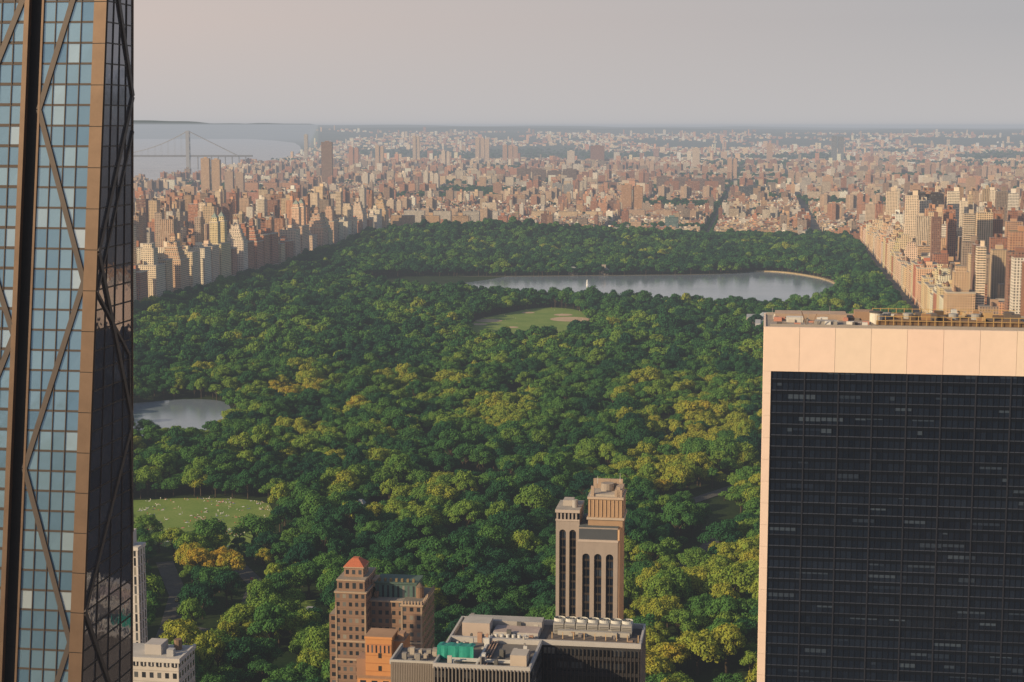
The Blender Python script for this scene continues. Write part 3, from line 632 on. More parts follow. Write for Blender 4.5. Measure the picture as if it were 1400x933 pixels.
# ------------------------------------------------------------ LEFT: diagonal-braced glass tower
TW=empty('braced_glass_skyscraper')
def ext(a,b,z):
    t=(z-b.z)/(a.z-b.z); return b+(a-b)*t
def edge(pt,pb,dt,db): return (P(pt,0,dt),P(pb,933,db))
ZT,ZB=345.,0.
e_far=edge(-150,-190,275,269.5); e_sl=edge(38,0,272,266.2); e_sr=edge(60,22,271.6,265.7); e_cl=edge(130,94,270.4,264.4); e_c=edge(147,112,270,264); e_r=edge(181,180,281,285.5)
def face(eL,eR,nu,mg,mull,name,fh=3.25,mw=.16,zt=ZT,zb=ZB,jit=.02,sp1=.12,brt=.93,rv=.8):
    mb=MB(); a0=ext(*eL,zb);a1=ext(*eL,zt);b0=ext(*eR,zb);b1=ext(*eR,zt); n=(b0-a0).cross(a1-a0).normalized(); nv=int((zt-zb)/fh)
    Q=lambda i,j: (a0.lerp(a1,j/nv)).lerp(b0.lerp(b1,j/nv),i/nu)
    for j in range(nv):
        rowk=random.uniform(-.15,.15)
        for i in range(nu):
            c=[Q(i,j),Q(i+1,j),Q(i+1,j+1),Q(i,j+1)]
            jj=[p+n*random.uniform(-jit,jit) for p in c]; r_=random.random(); r_=min(.8,max(0,.4+(r_-.5)*rv+rowk)) if r_<brt else random.uniform(.8,1)
            mb.poly(jj,0,(r_,r_,r_))
            s0=c[0]+n*.05; s1=c[1]+n*.05; s2=c[1].lerp(c[2],sp1)+n*.05; s3=c[0].lerp(c[3],sp1)+n*.05
            mb.poly([s0,s1,s2,s3],1)
    for j in range(nv+1): mb.beam(Q(0,j),Q(nu,j),mw,.12,n,1)
    for i in range(nu+1): mb.beam(Q(i,0),Q(i,nv),mw*1.1,.16,n,1)
    return mb.build(name,[mg,mull],TW),n,Q
face(e_sr,e_cl,4,M_gsky,M_mull,'front_glazing',mw=.12,sp1=.08,rv=.6); face(e_far,e_sl,11,M_gsky,M_mull,'west_bay_glazing',mw=.14,rv=.6)
_,nr,_q=face(e_c,e_r,4,M_gdark,M_mull,'east_glazing',mw=.06,sp1=.06,jit=.012,brt=.97,rv=.5)
fn=(ext(*e_c,0)-ext(*e_cl,0)).cross(ext(*e_c,300)-ext(*e_c,0)).normalized()
mb=MB()
def stripf(eL,eR,m,off,nseg=53):
    for j in range(nseg):
        z0=ZB+(ZT-ZB)*j/nseg; z1=ZB+(ZT-ZB)*(j+1)/nseg-.12
        q=[ext(*eL,z0),ext(*eR,z0),ext(*eR,z1),ext(*eL,z1)]; mb.poly([p+fn*off for p in q],m)
        mb.poly([q[3]+fn*(off-.1),q[2]+fn*(off-.1),ext(*eR,z1+.12)+fn*(off-.1),ext(*eL,z1+.12)+fn*(off-.1)],1)
stripf(e_cl,e_c,0,.35)
for eL in (e_cl,e_c):
    mb.poly([ext(*eL,ZB),ext(*eL,ZB)+fn*.35,ext(*eL,ZT)+fn*.35,ext(*eL,ZT)],0)
stripf(e_sl,e_sr,1,-1.5)
for e in (e_sl,e_sr): mb.poly([ext(*e,ZB)-fn*1.5,ext(*e,ZB)+fn*.1,ext(*e,ZT)+fn*.1,ext(*e,ZT)-fn*1.5],0)
mb.beam(ext(*e_sl,ZB),ext(*e_sl,ZT),.8,.3,fn,0); mb.beam(ext(*e_sr,ZB),ext(*e_sr,ZT),.35,.3,fn,0); mb.beam(ext(*e_r,ZB),ext(*e_r,ZT),.22,.2,nr,0)
mb.build('corner_columns',[M_bronze,M_dark],TW)
mb=MB()
def onface(eL,eR,t,z): return ext(*eL,z).lerp(ext(*eR,z),t)
def zz_(py): return P(100,py,268).z
for (eL,eR,nn,seq,w_,m_) in ((e_sr,e_cl,fn,[(0.8,-60),(0,150),(1,385),(0,640),(1,870),(0,1120),(1,1360)],.85,0),
        (e_far,e_sl,fn,[(1,-20),(.55,220),(1,460),(.55,700),(1,940)],.9,0),(e_far,e_sl,fn,[(.1,-20),(.55,220),(.1,460),(.55,700),(.1,940)],.9,0),
        (e_c,e_r,nr,[(0,-80),(1,130),(0,345),(1,600),(0,830),(1,1080)],.9,0),(e_c,e_r,nr,[(1,180),(0,400),(.9,500),(1,760)],.5,0)):
    for a,b in zip(seq,seq[1:]):
        mb.beam(onface(eL,eR,a[0],zz_(a[1])),onface(eL,eR,b[0],zz_(b[1])),w_,.28,nn,m_)
mb.build('diagonal_bracing',[simple('bracing_metal',(.09,.075,.068),.5,.4,.3,.2)],TW)
mb=MB(); b1_=Vector((Nx,Ny,0))*24+Vector((2,0,0)); b2_=Vector((-12,22,0))
A=[ext(*e_far,ZB),ext(*e_far,ZB)+b1_,ext(*e_r,ZB)+b2_,ext(*e_r,ZB)]; B=[ext(*e_far,ZT),ext(*e_far,ZT)+b1_,ext(*e_r,ZT)+b2_,ext(*e_r,ZT)]
for i in range(3): mb.poly([A[i],B[i],B[i+1],A[i+1]],0)
mb.poly([B[0],ext(*e_c,ZT),B[3],B[2],B[1]],0)
mb.build('rear_walls',[M_dark],TW)
# ------------------------------------------------------------ RIGHT: black glass slab with travertine frame
SB=empty('black_glass_office_tower')
u0,v0=UVc(*P(1045,447,594).xy); ztop=P(1045,447,594).z; WD=112.; DP=44.; zband=ztop-15.8; fw=2.6
TR=(.74,.585,.50)
mb=MB(); mb.box(u0+.3,u0+WD-.3,v0+.5,v0+DP,0,ztop-.3,2,1,(.02,.02,.02),(.32,.28,.25)); mb.build('core',CM,SB)
mb=MB(); nb=9; pw=(WD)/nb
for i in range(nb):
    mb.box(u0+i*pw+.05,u0+(i+1)*pw-.05,v0-.5,v0+1.4,zband,ztop,0,0,tuple(q*random.uniform(.97,1.03) for q in TR))
for k in range(26):
    a=zband-.06-k*8; b=max(0,a-7.94)
    if a<=0: break
    mb.box(u0,u0+fw,v0-.5,v0+.9,b,a,0,0,TR); mb.box(u0+WD-fw,u0+WD,v0-.5,v0+.9,b,a,0,0,TR)
    for j in range(5): mb.box(u0-.1,u0+.29,v0+1.0+j*8.6,v0+1.0+(j+1)*8.6-.06,b,a,0,0,TR)
for j in range(5): mb.box(u0-.1,u0+.6,v0+1.45+j*8.5,v0+1.45+(j+1)*8.5-.06,zband,ztop,0,0,TR)
mb.box(u0,u0+WD,v0+DP,v0+DP+1.2,zband,ztop,0,0,TR); mb.box(u0+WD-.6,u0+WD,v0+1.45,v0+DP-.05,zband,ztop,0,0,TR)
mb.build('travertine_frame',[simple('travertine',(1,1,1),.8,attr=True,nscale=.25,namt=.08,spec=.25)],SB)
mb=MB(); fl=4.05; nx=54; a0=u0+fw+.05; cw_=(WD-2*fw-.1)/nx; z=zband-.1
S=lambda u,v,z:(*W(u,v),z)
while z-fl>20:
    rk=random.uniform(0,.35)
    for i in range(nx):
        ua=a0+i*cw_; ub=ua+cw_; t=[random.uniform(-.015,.015) for _ in range(4)]
        r_=min(.8,random.random()*.5+rk)
        mb.poly([S(ua,v0+.15+t[0],z-fl+1.3),S(ub,v0+.15+t[1],z-fl+1.3),S(ub,v0+.15+t[2],z),S(ua,v0+.15+t[3],z)],0,(r_,)*3)
    i=0
    while i<nx:
        run=random.randint(1,5)
        if random.random()<.16:
            hb=random.uniform(.4,1.7); q=random.uniform(.8,.98); ua=a0+i*cw_; ub=a0+min(nx,i+run)*cw_
            mb.poly([S(ua+.1,v0+.1,z-hb),S(ub-.1,v0+.1,z-hb),S(ub-.1,v0+.1,z-.1),S(ua+.1,v0+.1,z-.1)],0,(q,)*3)
        i+=run
    mb.box(a0,a0+nx*cw_,v0+.02,v0+.3,z-fl,z-fl+1.3,1,1,(.004,.006,.011)); kq=random.uniform(.8,1.4)
    mb.box(a0,a0+nx*cw_,v0-.12,v0+.01,z-fl+1.18,z-fl+1.46,1,1,(.034*kq,.040*kq,.058*kq))
    z-=fl
for i in range(nx+1):
    big=(i%6==0); wv=.42 if big else .10
    mb.box(a0+i*cw_-wv/2,a0+i*cw_+wv/2,v0-(.35 if big else .16),v0+.0,20,zband-.1,1,1,(.022,.024,.034) if big else (.009,.011,.017))
mb.build('curtain_wall',[M_gnavy,simple('black_panel',(1,1,1),.6,attr=True,nscale=.3,namt=.2,spec=.05),M_dark],SB)
mb=MB(); zr=ztop-.28
def rb(a,b,c,d,h,col,z=zr,mw=2): mb.box(u0+a,u0+b,v0+c,v0+d,z,z+h,mw,1,col,tuple(min(1,q*1.3) for q in col))
rb(4,30,26,38,2.2,(.35,.26,.2)); rb(8,14,18,23,1.8,(.5,.48,.45)); rb(18,26,12,18,1.2,(.3,.28,.26)); rb(33,40,28,36,3.2,(.3,.2,.14)); rb(40,92,14,40,1.4,(.16,.1,.06))
for i in range(18):
    a=40+i*2.9; rb(a,a+.22,13,13.22,3.5,(.45,.3,.13)); rb(a,a+.22,39,39.22,3.5,(.45,.3,.13))
for hh in (1.6,3.2): rb(40,92,13,13.17,.16,(.5,.33,.13),zr+hh); rb(40,92,39,39.17,.16,(.5,.33,.13),zr+hh)
for i in range(34):
    a=random.uniform(41,88); c=random.uniform(15,34); rb(a,a+random.uniform(1,5),c,c+random.uniform(1,5),random.uniform(1.6,4.2),random.choice([(.4,.27,.14),(.3,.18,.1),(.45,.35,.22),(.1,.07,.05),(.12,.1,.09),(.5,.5,.48)]))
for i in range(5): mb.cyl(u0+44+i*8,v0+24,zr+1.4,zr+3.4,1.8,1.8,14,2,(.3,.3,.3))
mb.cyl(u0+40,v0+18,zr,zr+4,2.3,2.3,16,2,(.6,.57,.5)); mb.cyl(u0+40,v0+18,zr+4.003,zr+4.5,2.5,2.5,16,2,(.1,.1,.1))
for (a,c,h) in ((13,8,6),(15.5,9,5),(3,30,4),(24,30,5),(95,20,5)): mb.cyl(u0+a,v0+c,zr,zr+h,.12,.06,6,2,(.3,.3,.3))
mb.beam(S(u0+15,v0+9,zr),S(u0+13,v0+6,zr+5.5),.3,.3,(0,-1,0),2,(.3,.2,.15)); mb.beam(S(u0+17,v0+9,zr),S(u0+18.5,v0+7,zr+4.5),.25,.25,(0,-1,0),2,(.3,.2,.15))
for i in range(60):
    a=random.uniform(3,38) if i<44 else random.uniform(92,108); c=random.uniform(6,36); rb(a,a+random.uniform(.6,3),c,c+random.uniform(.6,3),random.uniform(.3,1.5),random.choice([(.5,.45,.4),(.2,.17,.15),(.45,.22,.17),(.6,.58,.55),(.1,.09,.09)]))
rb(2,108,4,4.3,.9,(.3,.27,.25)); rb(0.8,110,41,41.3,1.0,(.3,.27,.25))
mb.build('rooftop_plant',CM,SB)
# ------------------------------------------------------------ CENTRE: tower with arched bays
CT=empty('arched_window_tower')
d0=640.
def upx(px): return UVc(*P(px,760,d0).xy)[0]
cv=UVc(*P(800,760,d0).xy)[1]
def zpx(py,d=d0): return P(800,py,d).z
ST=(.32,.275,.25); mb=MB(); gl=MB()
def arches(ua,ub,v,zb,zsp,zt,n,pier,col):
    w=(ub-ua-pier)/n
    for i in range(n+1):
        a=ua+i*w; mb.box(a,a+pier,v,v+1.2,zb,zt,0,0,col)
    for i in range(n):
        a=ua+i*w+pier; b=ua+(i+1)*w; r=(b-a)/2; c=(a+b)/2; K=10
        arc=[(c-r*math.cos(math.pi*k/K),zsp+r*math.sin(math.pi*k/K)) for k in range(K+1)]
        for k in range(K):
            p,q=arc[k],arc[k+1]
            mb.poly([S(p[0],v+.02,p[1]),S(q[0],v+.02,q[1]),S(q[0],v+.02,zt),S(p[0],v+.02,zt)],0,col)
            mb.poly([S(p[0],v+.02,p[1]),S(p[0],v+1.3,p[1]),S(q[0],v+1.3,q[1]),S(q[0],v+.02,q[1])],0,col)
        z=zb
        while z<zsp+r:
            gl.poly([S(a,v+1.0,z),S(b,v+1.0,z),S(b,v+1.0,z+2.6),S(a,v+1.0,z+2.6)],0,(random.uniform(0,.95),)*3)
            gl.box(a,b,v+.75,v+1.1,z+2.6,z+3.4,1,1,(.045,.035,.032)); z+=3.4
        gl.box(c-.08,c+.08,v+.7,v+.98,zb,zsp+r*.9,1,1,(.06,.05,.04))
uL,uM,uR=upx(757),upx(790),upx(845)
zmain=zpx(712); zl=zpx(702)
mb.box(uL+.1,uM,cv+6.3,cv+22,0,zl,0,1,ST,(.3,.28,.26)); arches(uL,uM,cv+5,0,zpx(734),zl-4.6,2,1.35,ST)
mb.box(uL-.15,uM,cv+4.8,cv+6.2,zl-4.5,zl-3.9,0,0,tuple(q*1.3 for q in ST))
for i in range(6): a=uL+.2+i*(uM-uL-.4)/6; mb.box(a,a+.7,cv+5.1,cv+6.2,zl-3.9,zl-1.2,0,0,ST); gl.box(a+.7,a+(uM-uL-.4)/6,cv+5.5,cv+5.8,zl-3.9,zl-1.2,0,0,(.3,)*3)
mb.box(uL-.25,uM+.1,cv+4.7,cv+22.2,zl-1.2,zl+.003,0,1,tuple(q*1.3 for q in ST),(.32,.3,.28)); mb.box(uL+2,uL+6,cv+12,cv+18,zl,zl+2.2,0,1,(.4,.36,.33)); mb.cyl(uL+7,cv+10,zl,zl+3,1.1,1.1,12,0,(.35,.33,.32))
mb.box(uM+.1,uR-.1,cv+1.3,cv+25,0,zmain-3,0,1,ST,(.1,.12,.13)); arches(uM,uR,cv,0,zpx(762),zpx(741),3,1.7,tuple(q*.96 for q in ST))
mb.box(uM-.1,uR+.15,cv-.2,cv+1.3,zpx(741)+.01,zpx(738),0,0,tuple(q*1.35 for q in ST))
mb.box(uM+.3,uR-.3,cv+.6,cv+24.5,zpx(738),zpx(724),0,1,(.07,.08,.095),(.12,.13,.14))
for i in range(8):
    a=cv+.4+i*3.2; mb.box(uR-.09,uR+.6,a,a+1.4,0,zpx(724),0,0,(.55,.37,.23)); gl.box(uR-.09,uR+.1,a+1.4,a+3.2,0,zpx(738),1,1,(.16,.10,.06))
hu0,hu1=upx(802),upx(850)
mb.box(hu0,hu1,cv+5,cv+20,zpx(724),zpx(684),0,1,(.34,.23,.15),(.3,.25,.2))
for i in range(9): a=hu0+.4+i*(hu1-hu0-1.1)/8; mb.box(a,a+.35,cv+4.7,cv+5.01,zpx(710),zpx(687),0,0,(.46,.32,.21))
mb.box(hu0-.5,hu1+.6,cv+4.4,cv+20.5,zpx(714),zpx(711),0,0,(.42,.35,.29)); mb.box(hu0-.3,hu1+.3,cv+4.5,cv+20.3,zpx(686),zpx(683),0,1,(.44,.35,.28),(.36,.32,.29))
mb.box(hu0+.6,hu1-1.0,cv+6,cv+18,zpx(683),zpx(680),0,1,(.38,.34,.3))
for (a,c) in ((hu0+1,6),(hu1-2.3,6),(hu0+1,18),(hu1-2.3,18),((hu0+hu1)/2-.6,18)): mb.box(a,a+1.2,cv+c-.5,cv+c+.9,zpx(683),zpx(669),0,0,(.36,.28,.22))
mb.cyl((hu0+hu1)/2,cv+14,zpx(681),zpx(670),2.6,2.6,14,0,(.3,.26,.23)); mb.box(hu0+.8,hu1-1,cv+17.6,cv+18.6,zpx(680),zpx(667),0,0,(.34,.26,.2)); mb.box(hu1-3.2,hu1-.4,cv+5.5,cv+18,zpx(683),zpx(673),0,1,(.36,.28,.22))
mb.cyl(hu0+3,cv+12,zpx(670),zpx(659),.12,.05,6,0); mb.cyl(hu1-2,cv+16,zpx(670),zpx(657),.12,.05,6,0)
mb.build('stone_shell',[M_plain,M_roof],CT); gl.build('recessed_windows',[M_gnavy,M_plain],CT)
# ------------------------------------------------------------ brown brick hotel
HB=empty('brick_hotel'); mb=MB(); d1=640.
BR=(.22,.14,.10); LT=(.40,.30,.22)
def hu(px): return UVc(*P(px,850,d1).xy)[0]
hv=UVc(*P(520,850,d1).xy)[1]
def hz_(py): return P(520,py,d1).z
a,b,c,d=hu(456),hu(500),hu(548),hu(578)
mb.box(a,b,hv,hv+26,0,hz_(812),0,1,BR,(.25,.2,.17),bay=2.6,flr=3.3); mb.box(a+.7,b-.7,hv+.8,hv+20,hz_(812),hz_(796),0,1,BR,(.22,.18,.15),bay=2.6)
mb.box(a-.3,b+.3,hv-.3,hv+26.3,hz_(813),hz_(811),2,1,LT,(.28,.24,.2)); mb.box(a+.5,b-.5,hv+.5,hv+20.3,hz_(797),hz_(795),2,1,LT,(.28,.24,.2))
mb.box(a+2.6,b-2.2,hv+5,hv+14,hz_(795),hz_(783),0,1,tuple(q*1.2 for q in BR),bay=3.,flr=3.4); mb.box(a+2.3,b-1.9,hv+4.7,hv+14.3,hz_(783),hz_(781.5),2,2,LT); mb.hip(a+2.3,b-1.9,hv+4.7,hv+14.3,hz_(781.5),hz_(772),3,(.42,.13,.07),.36)
mb.box(b+.01,c,hv+7,hv+26,0,hz_(828),0,1,BR,(.3,.27,.24),bay=2.8); mb.box(b+.02,c,hv+6.7,hv+7,hz_(830),hz_(828),2,2,LT)
mb.box(b+1,c+4,hv+12,hv+24,hz_(828),hz_(809),4,3,(.07,.13,.12),(.07,.13,.11),bay=2.0,flr=8); mb.box(b+.6,c+4.4,hv+11.6,hv+24.4,hz_(809),hz_(807.5),3,3,(.08,.13,.11))
for i in range(7): q=b+2+i*2.3; mb.box(q,q+.9,hv+13,hv+14,hz_(807.5),hz_(803),3,3,(.2,.15,.08))
mb.box(c+.01,d,hv+1.5,hv+26,0,hz_(828),0,1,BR,(.2,.17,.15),bay=2.7); mb.box(c-.2,d+.3,hv+1.2,hv+26.3,hz_(829),hz_(826.5),2,1,LT,(.2,.18,.16))
for i in range(7):
    q=c+.3+i*(d-c-1)/6; mb.box(q,q+.6,hv+1.3,hv+1.9,hz_(826.5),hz_(822),2,2,LT)
for i in range(10):
    q=hv+2+i*2.5; mb.box(d-.3,d+.2,q,q+.8,hz_(826.5),hz_(822),2,2,LT)
mb.box(a-3.2,a-.01,hv+3,hv+24,0,hz_(846),0,1,BR,(.28,.24,.2))
for (q,zz0) in ((a-.32,880),(a-.32,905)): mb.box(q,b+.32,hv-.32,hv-.01,hz_(zz0),hz_(zz0)+.7,2,2,LT); mb.box(c-.1,d+.1,hv+1.1,hv+1.49,hz_(zz0),hz_(zz0)+.7,2,2,LT)
for (q0,q1,vv_) in ((a,b,hv),(c,d,hv+1.5)):
    for q in (q0,q1-.7): mb.box(q,q+.7,vv_-.2,vv_-.01,0,hz_(830),2,2,tuple(x*.8 for x in LT))
for i in range(8): q=a+1+random.uniform(0,26); mb.box(q,q+1.5,hv+9+random.uniform(0,9),hv+20,hz_(815) if q<b else hz_(826.5),hz_(805) if q<b else hz_(820),2,1,random.choice([BR,LT,(.3,.3,.3)]))
mb.cyl(d-3,hv+12,hz_(828),hz_(812),1.6,1.6,12,2,(.2,.13,.09),False); mb.cyl(d-3,hv+12,hz_(812),hz_(806),1.8,.05,12,2,(.13,.1,.08),False)
M_tile=simple('clay_tile',(1,1,1),.8,attr=True,nscale=2.,namt=.35)
mb.build('masonry',[M_wall,M_roof,M_plain,M_tile,M_pier],HB)
OB=empty('orange_brick_building'); mb=MB(); d2=520.
def ou(px): return UVc(*P(px,900,d2).xy)[0]
ov=UVc(*P(520,900,d2).xy)[1]
def oz(py): return P(520,py,d2).z
OC=(.50,.24,.10); a,b,c=ou(499),ou(536),ou(551)
mb.box(a,b,ov,ov+9,0,oz(874),2,1,OC,(.4,.25,.15)); mb.box(a-.25,b+.25,ov-.25,ov+9.25,oz(874),oz(871),2,1,tuple(q*1.1 for q in OC),(.35,.22,.14))
mb.box(a+.2,b-.2,ov-.08,ov-.01,oz(893),oz(881),4,4,(.45,.2,.09),bay=1.3,flr=3); mb.box(a-2,b+.6,ov-3,ov-.3,0,oz(924),0,1,OC,(.4,.25,.15)); mb.box(b+.02,c,ov+3,ov+12,0,oz(880),2,1,(.46,.21,.09),(.35,.22,.14))
mb.box(a-3.5,a-.02,ov+2,ov+9,0,oz(905),2,1,(.3,.18,.12),(.3,.2,.15)); mb.box(b+1,c-.6,ov+5,ov+9,oz(880),oz(872),2,1,(.35,.22,.15))
for k in range(12): mb.box(a-.04,b+.04,ov-.06,ov-.005,oz(897)-k*2.6,oz(897)-k*2.6+.18,2,2,(.36,.16,.07))
for k in range(6): mb.box(a+4.2,a+5.2,ov-.12,ov-.07,oz(900)-k*4.2,oz(900)-k*4.2+1.6,2,2,(.03,.03,.03))
mb.build('brickwork',CM,OB)
# ------------------------------------------------------------ foreground rooftop office building
FB=empty('rooftop_office_building'); zr=P(740,860,405).z
def fu(px,py): return uvp(px,py,zr)
ul,vb=fu(632,849); ur,_=fu(882,858); _,vf=fu(800,884); um,_=fu(742,880); _,vff=fu(650,916)
mb=MB()
mb.box(um,ur,vf,vb,0,zr,0,1,(.03,.03,.035),(.13,.115,.11)); mb.box(ul,um-.01,vff,vb,0,zr,0,1,(.03,.03,.035),(.16,.15,.145))
def para(a,b,c,d,h=1.2,t=.5,col=(.42,.41,.41)):
    mb.box(a,b,c,c+t,zr,zr+h,2,2,col); mb.box(a,b,d-t,d,zr,zr+h,2,2,col); mb.box(a,a+t,c+t,d-t,zr,zr+h-.003,2,2,col); mb.box(b-t,b,c+t,d-t,zr,zr+h-.003,2,2,col)
para(ul-.2,ur+.2,vf-.2,vb+.2); para(ul-.2,um,vff-.2,vf-.25)
n=24
for i in range(n+1):
    q=um+.2+i*(ur-um-.6)/n; mb.box(q,q+.22,vf-.5,vf-.21,0,zr-.6,2,2,(.05,.043,.042))
for i in range(27): q=ul+i*(um-ul-.4)/26; mb.box(q,q+.3,vff-.5,vff-.21,0,zr+.4,2,2,(.20,.18,.165))
for i in range(18): q=vf+.3+i*(vb-vf-.8)/17; mb.box(ur+.01,ur+.3,q,q+.3,0,zr-.1,2,2,(.30,.24,.2))
z=zr-3.2
while z>60:
    mb.box(um,ur,vf-.4,vf-.02,z,z+.9,2,2,(.03,.03,.035)); z-=3.8
nf=7; cu=um+1.5; cw2=(ur-um-4)/nf
for i in range(nf):
    a=cu+i*cw2; mb.box(a,a+cw2-.25,vb-7.2,vb-1.6,zr,zr+2.6,2,2,(.34,.33,.32)); mb.cyl(a+cw2/2-.1,vb-4.4,zr+2.6,zr+3.3,1.45,1.35,18,2,(.5,.5,.48),False)
    x_,y_=W(a+cw2/2-.1,vb-4.4); mb.poly([(x_+1.35*math.cos(t*math.pi/8),y_+1.35*math.sin(t*math.pi/8),zr+2.95) for t in range(16)],2,(.04,.04,.04))
    for t in range(4):
        an=t*math.pi/2+i; mb.beam((x_,y_,zr+3.05),(x_+1.3*math.cos(an),y_+1.3*math.sin(an),zr+3.05),.35,.05,(0,0,1),2,(.3,.3,.3))
    for s_ in range(5): mb.box(a+.2,a+cw2-.45,vb-7.3,vb-7.21,zr+.4+s_*.4,zr+.55+s_*.4,2,2,(.12,.12,.12))
mb.box(um+1,ur-1,vf+1.2,vf+5,zr,zr+1.0,2,1,(.2,.17,.15),(.13,.11,.10)); mb.box(um+3,ur-3,vf+6,vf+7.3,zr,zr+1.8,2,1,(.4,.38,.35),(.35,.33,.3))
for i in range(9): q=um+2+i*2.6; mb.box(q,q+.2,vf+2,vf+2.2,zr,zr+2.6,2,2,(.5,.36,.22))
mb.box(ul+2.2,um-1.4,vb-6.5,vb-2,zr,zr+2.4,2,1,(.36,.34,.33),(.38,.37,.36)); mb.box(ul+2.2,ul+9,vb-12.5,vb-7,zr,zr+3.4,2,1,(.44,.37,.33),(.44,.42,.4)); mb.box(ul+10,um-1.5,vb-13,vb-7.3,zr,zr+1.6,2,1,(.44,.42,.41),(.40,.33,.31))
mb.box(ul+9.4,ul+9.9,vff+2,vb-2,zr,zr+.8,2,2,(.5,.5,.5)); mb.box(um-5,um-1.2,vff+2,vff+7,zr,zr+3.2,2,1,(.48,.41,.35),(.44,.41,.38))
for i in range(60):
    q=random.uniform(ul+1,um-2); r_=random.uniform(vff+1.5,vb-2); s_=random.uniform(.3,1.3); mb.box(q,q+s_,r_,r_+random.uniform(.3,1.4),zr,zr+random.uniform(.3,2.6),2,1,random.choice([(.45,.43,.4),(.25,.23,.22),(.38,.24,.18),(.55,.55,.55),(.12,.12,.12)]))
for i in range(26):
    q=random.uniform(um+1,ur-2); r_=random.uniform(vf+1,vb-8.5); s_=random.uniform(.3,1.2); mb.box(q,q+s_,r_,r_+random.uniform(.3,1.2),zr,zr+random.uniform(.3,2.1),2,1,random.choice([(.4,.38,.35),(.22,.2,.2),(.35,.24,.18)]))
for i in range(6): q=ul+11+i*1.4; mb.cyl(q,vb-14.4,zr,zr+1.5,.45,.45,10,2,(.55,.55,.55))
for i in range(3): mb.beam((*W(ul+3,vff+4+i*.8),zr+.6),(*W(um-2,vff+4+i*.8),zr+.6),.25,.25,(0,0,1),2,(.5,.5,.5))
for i in range(3): mb.beam((*W(ul+10.5+i*.7,vff+2),zr+.4),(*W(ul+10.5+i*.7,vb-14),zr+.4),.22,.22,(0,0,1),2,(.45,.3,.22))
mb.build('structure',[M_slab,M_roof,M_plain],FB)
M_green=simple('green_netting',(.02,.26,.21),.6,0,2.,.3)
mb=MB(); g0,g1=uvp(597,903,zr)[0],uvp(648,903,zr)[0]; gv=uvp(620,903,zr)[1]
nn_=10
for i in range(nn_):
    a=g0+(g1-g0)*i/nn_;b=g0+(g1-g0)*(i+1)/nn_; w1=.18*math.sin(i*2.3);w2=.18*math.sin((i+1)*2.3)
    mb.poly([S(a,gv+w1,zr+.3),S(b,gv+w2,zr+.3),S(b,gv+w2*.5+.1,zr+3.4),S(a,gv+w1*.5+.1,zr+3.4)]); mb.poly([S(a,gv+w1*.5+.1,zr+3.4),S(b,gv+w2*.5+.1,zr+3.4),S(b,gv+4,zr+3.0+w2),S(a,gv+4,zr+3.0+w1)])
mb.build('green_netting',[M_green],FB)
mb=MB(); zl2=zr-3.5; wl,wv=uvp(534,908,zl2)
mb.box(wl,ul-.25,wv,wv+13,0,zl2,0,1,(.2,.16,.14),(.2,.19,.185))
mb.box(wl-.2,ul-.26,wv-.2,wv+.3,zl2,zl2+1.1,1,1,(.42,.41,.4)); mb.box(wl-.2,wl+.3,wv+.31,wv+13,zl2,zl2+1.1,1,1,(.42,.41,.4))
for i in range(30): q=wl+.1+i*(ul-wl-.8)/29; mb.box(q,q+.3,wv-.45,wv-.21,0,zl2+.6,1,1,(.24,.21,.19))
for i in range(14): q=random.uniform(wl+1,ul-2); r_=random.uniform(wv+2,wv+10); mb.box(q,q+1.1,r_,r_+1.2,zl2,zl2+random.uniform(.5,2.2),1,1,random.choice([(.4,.36,.32),(.26,.25,.24)]))
mb.build('west_wing',[M_plain,M_plain],FB)
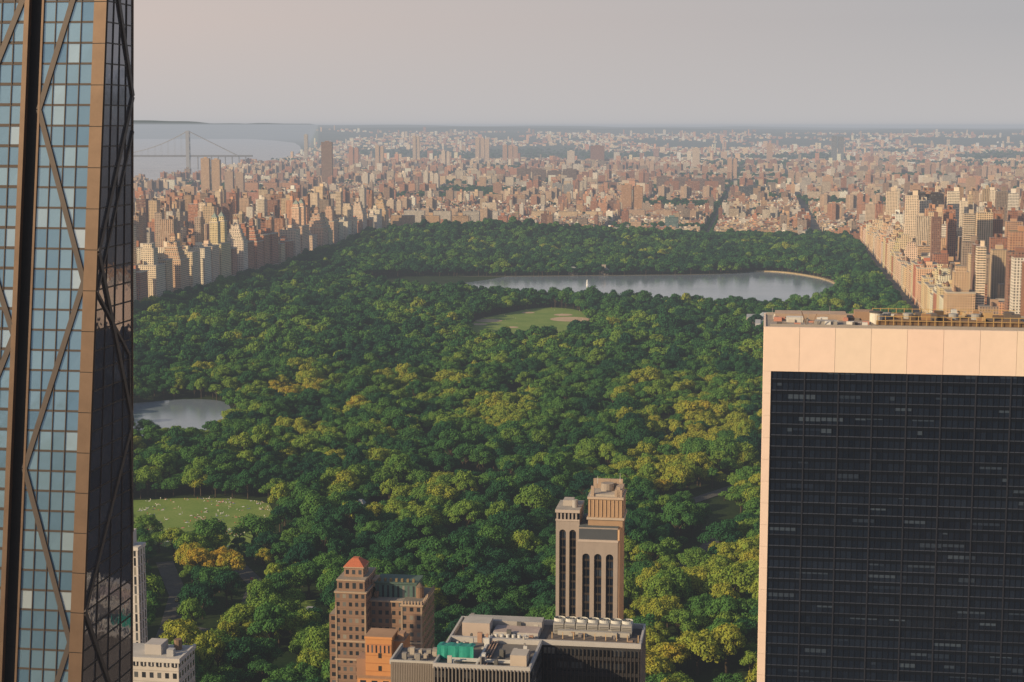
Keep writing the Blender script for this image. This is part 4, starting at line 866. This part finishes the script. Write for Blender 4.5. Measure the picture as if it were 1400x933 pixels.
# ------------------------------------------------------------ lower left limestone buildings
mb=MB(); d3=560.; q=P(150,747,d3); u,v=UVc(q.x,q.y); u2=UVc(*P(192,747,d3).xy)[0]
mb.box(u-20,u2-.5,v,v+7,0,q.z,4,1,(.50,.47,.45),(.4,.4,.4),bay=2.2); mb.box(u-20,u2-.2,v-.3,v+7.3,q.z-1.2,q.z+.003,2,1,(.55,.52,.49)); mb.box(u-20,u2-3,v+1,v+6,q.z,q.z+5,2,1,(.5,.47,.45)); mb.build('limestone_apartment_tower',CM)
mb=MB(); d4=470.; q=P(182,900,d4); u,v=UVc(q.x,q.y); u2=UVc(*P(247,900,d4).xy)[0]; z=q.z
mb.box(u-12,u2,v,v+14,0,z,0,1,(.44,.41,.38),(.40,.39,.38),bay=2.4); mb.box(u-12.3,u2+.5,v-.5,v+.3,z-.8,z+.5,2,2,(.5,.48,.46)); mb.box(u2-.2,u2+.5,v+.31,v+14,z-.8,z+.5,2,2,(.5,.48,.46))
for i in range(22): a=u-12+i*(u2-u+12)/22; mb.box(a,a+.35,v-.4,v-.02,z-2.0,z-.81,2,2,(.5,.48,.46))
mb.box(u+2,u+7,v+4,v+10,z,z+3,2,1,(.40,.38,.37)); mb.box(u+9,u+11,v+3,v+5,z,z+2,2,1,(.35,.35,.36)); mb.cyl(u+10,v+10,z,z+3,1.2,1.2,10,2,(.2,.14,.1)); mb.build('limestone_office_building',CM)
mb=MB()
for kk in range(-5,6):
    for j in range(-9,8):
        for s_ in range(3):
            u=kk*150+20+s_*40; v=j*80+10; x,y=W(u+18,v+25)
            if 150<y<720:
                if y>680: continue
                hmax=min(60,(H-.36*y)-60)
                if -75<x<130: hmax=min(hmax,40)
            else: hmax=random.uniform(60,200)
            if -60<y<=150: hmax=min(hmax,60)
            if -900<y<160 and -800<x<-10: hmax=min(hmax,90)
            if hmax<8: continue
            h=random.uniform(.6,1)*hmax; mb.box(u,u+36,v,v+55,0,h,random.choice([0,3,4]),1,bcol(),rcol())
mb.build('midtown_blocks',CM)
# ------------------------------------------------------------ camera
cam=bpy.data.cameras.new('camera'); cam.sensor_width=36; cam.lens=36*F/1400; cam.clip_start=1; cam.clip_end=200000
co=bpy.data.objects.new('camera',cam); co.location=(0,0,H); co.rotation_euler=(math.pi/2-PIT,0,0); scene.collection.objects.link(co); scene.camera=co
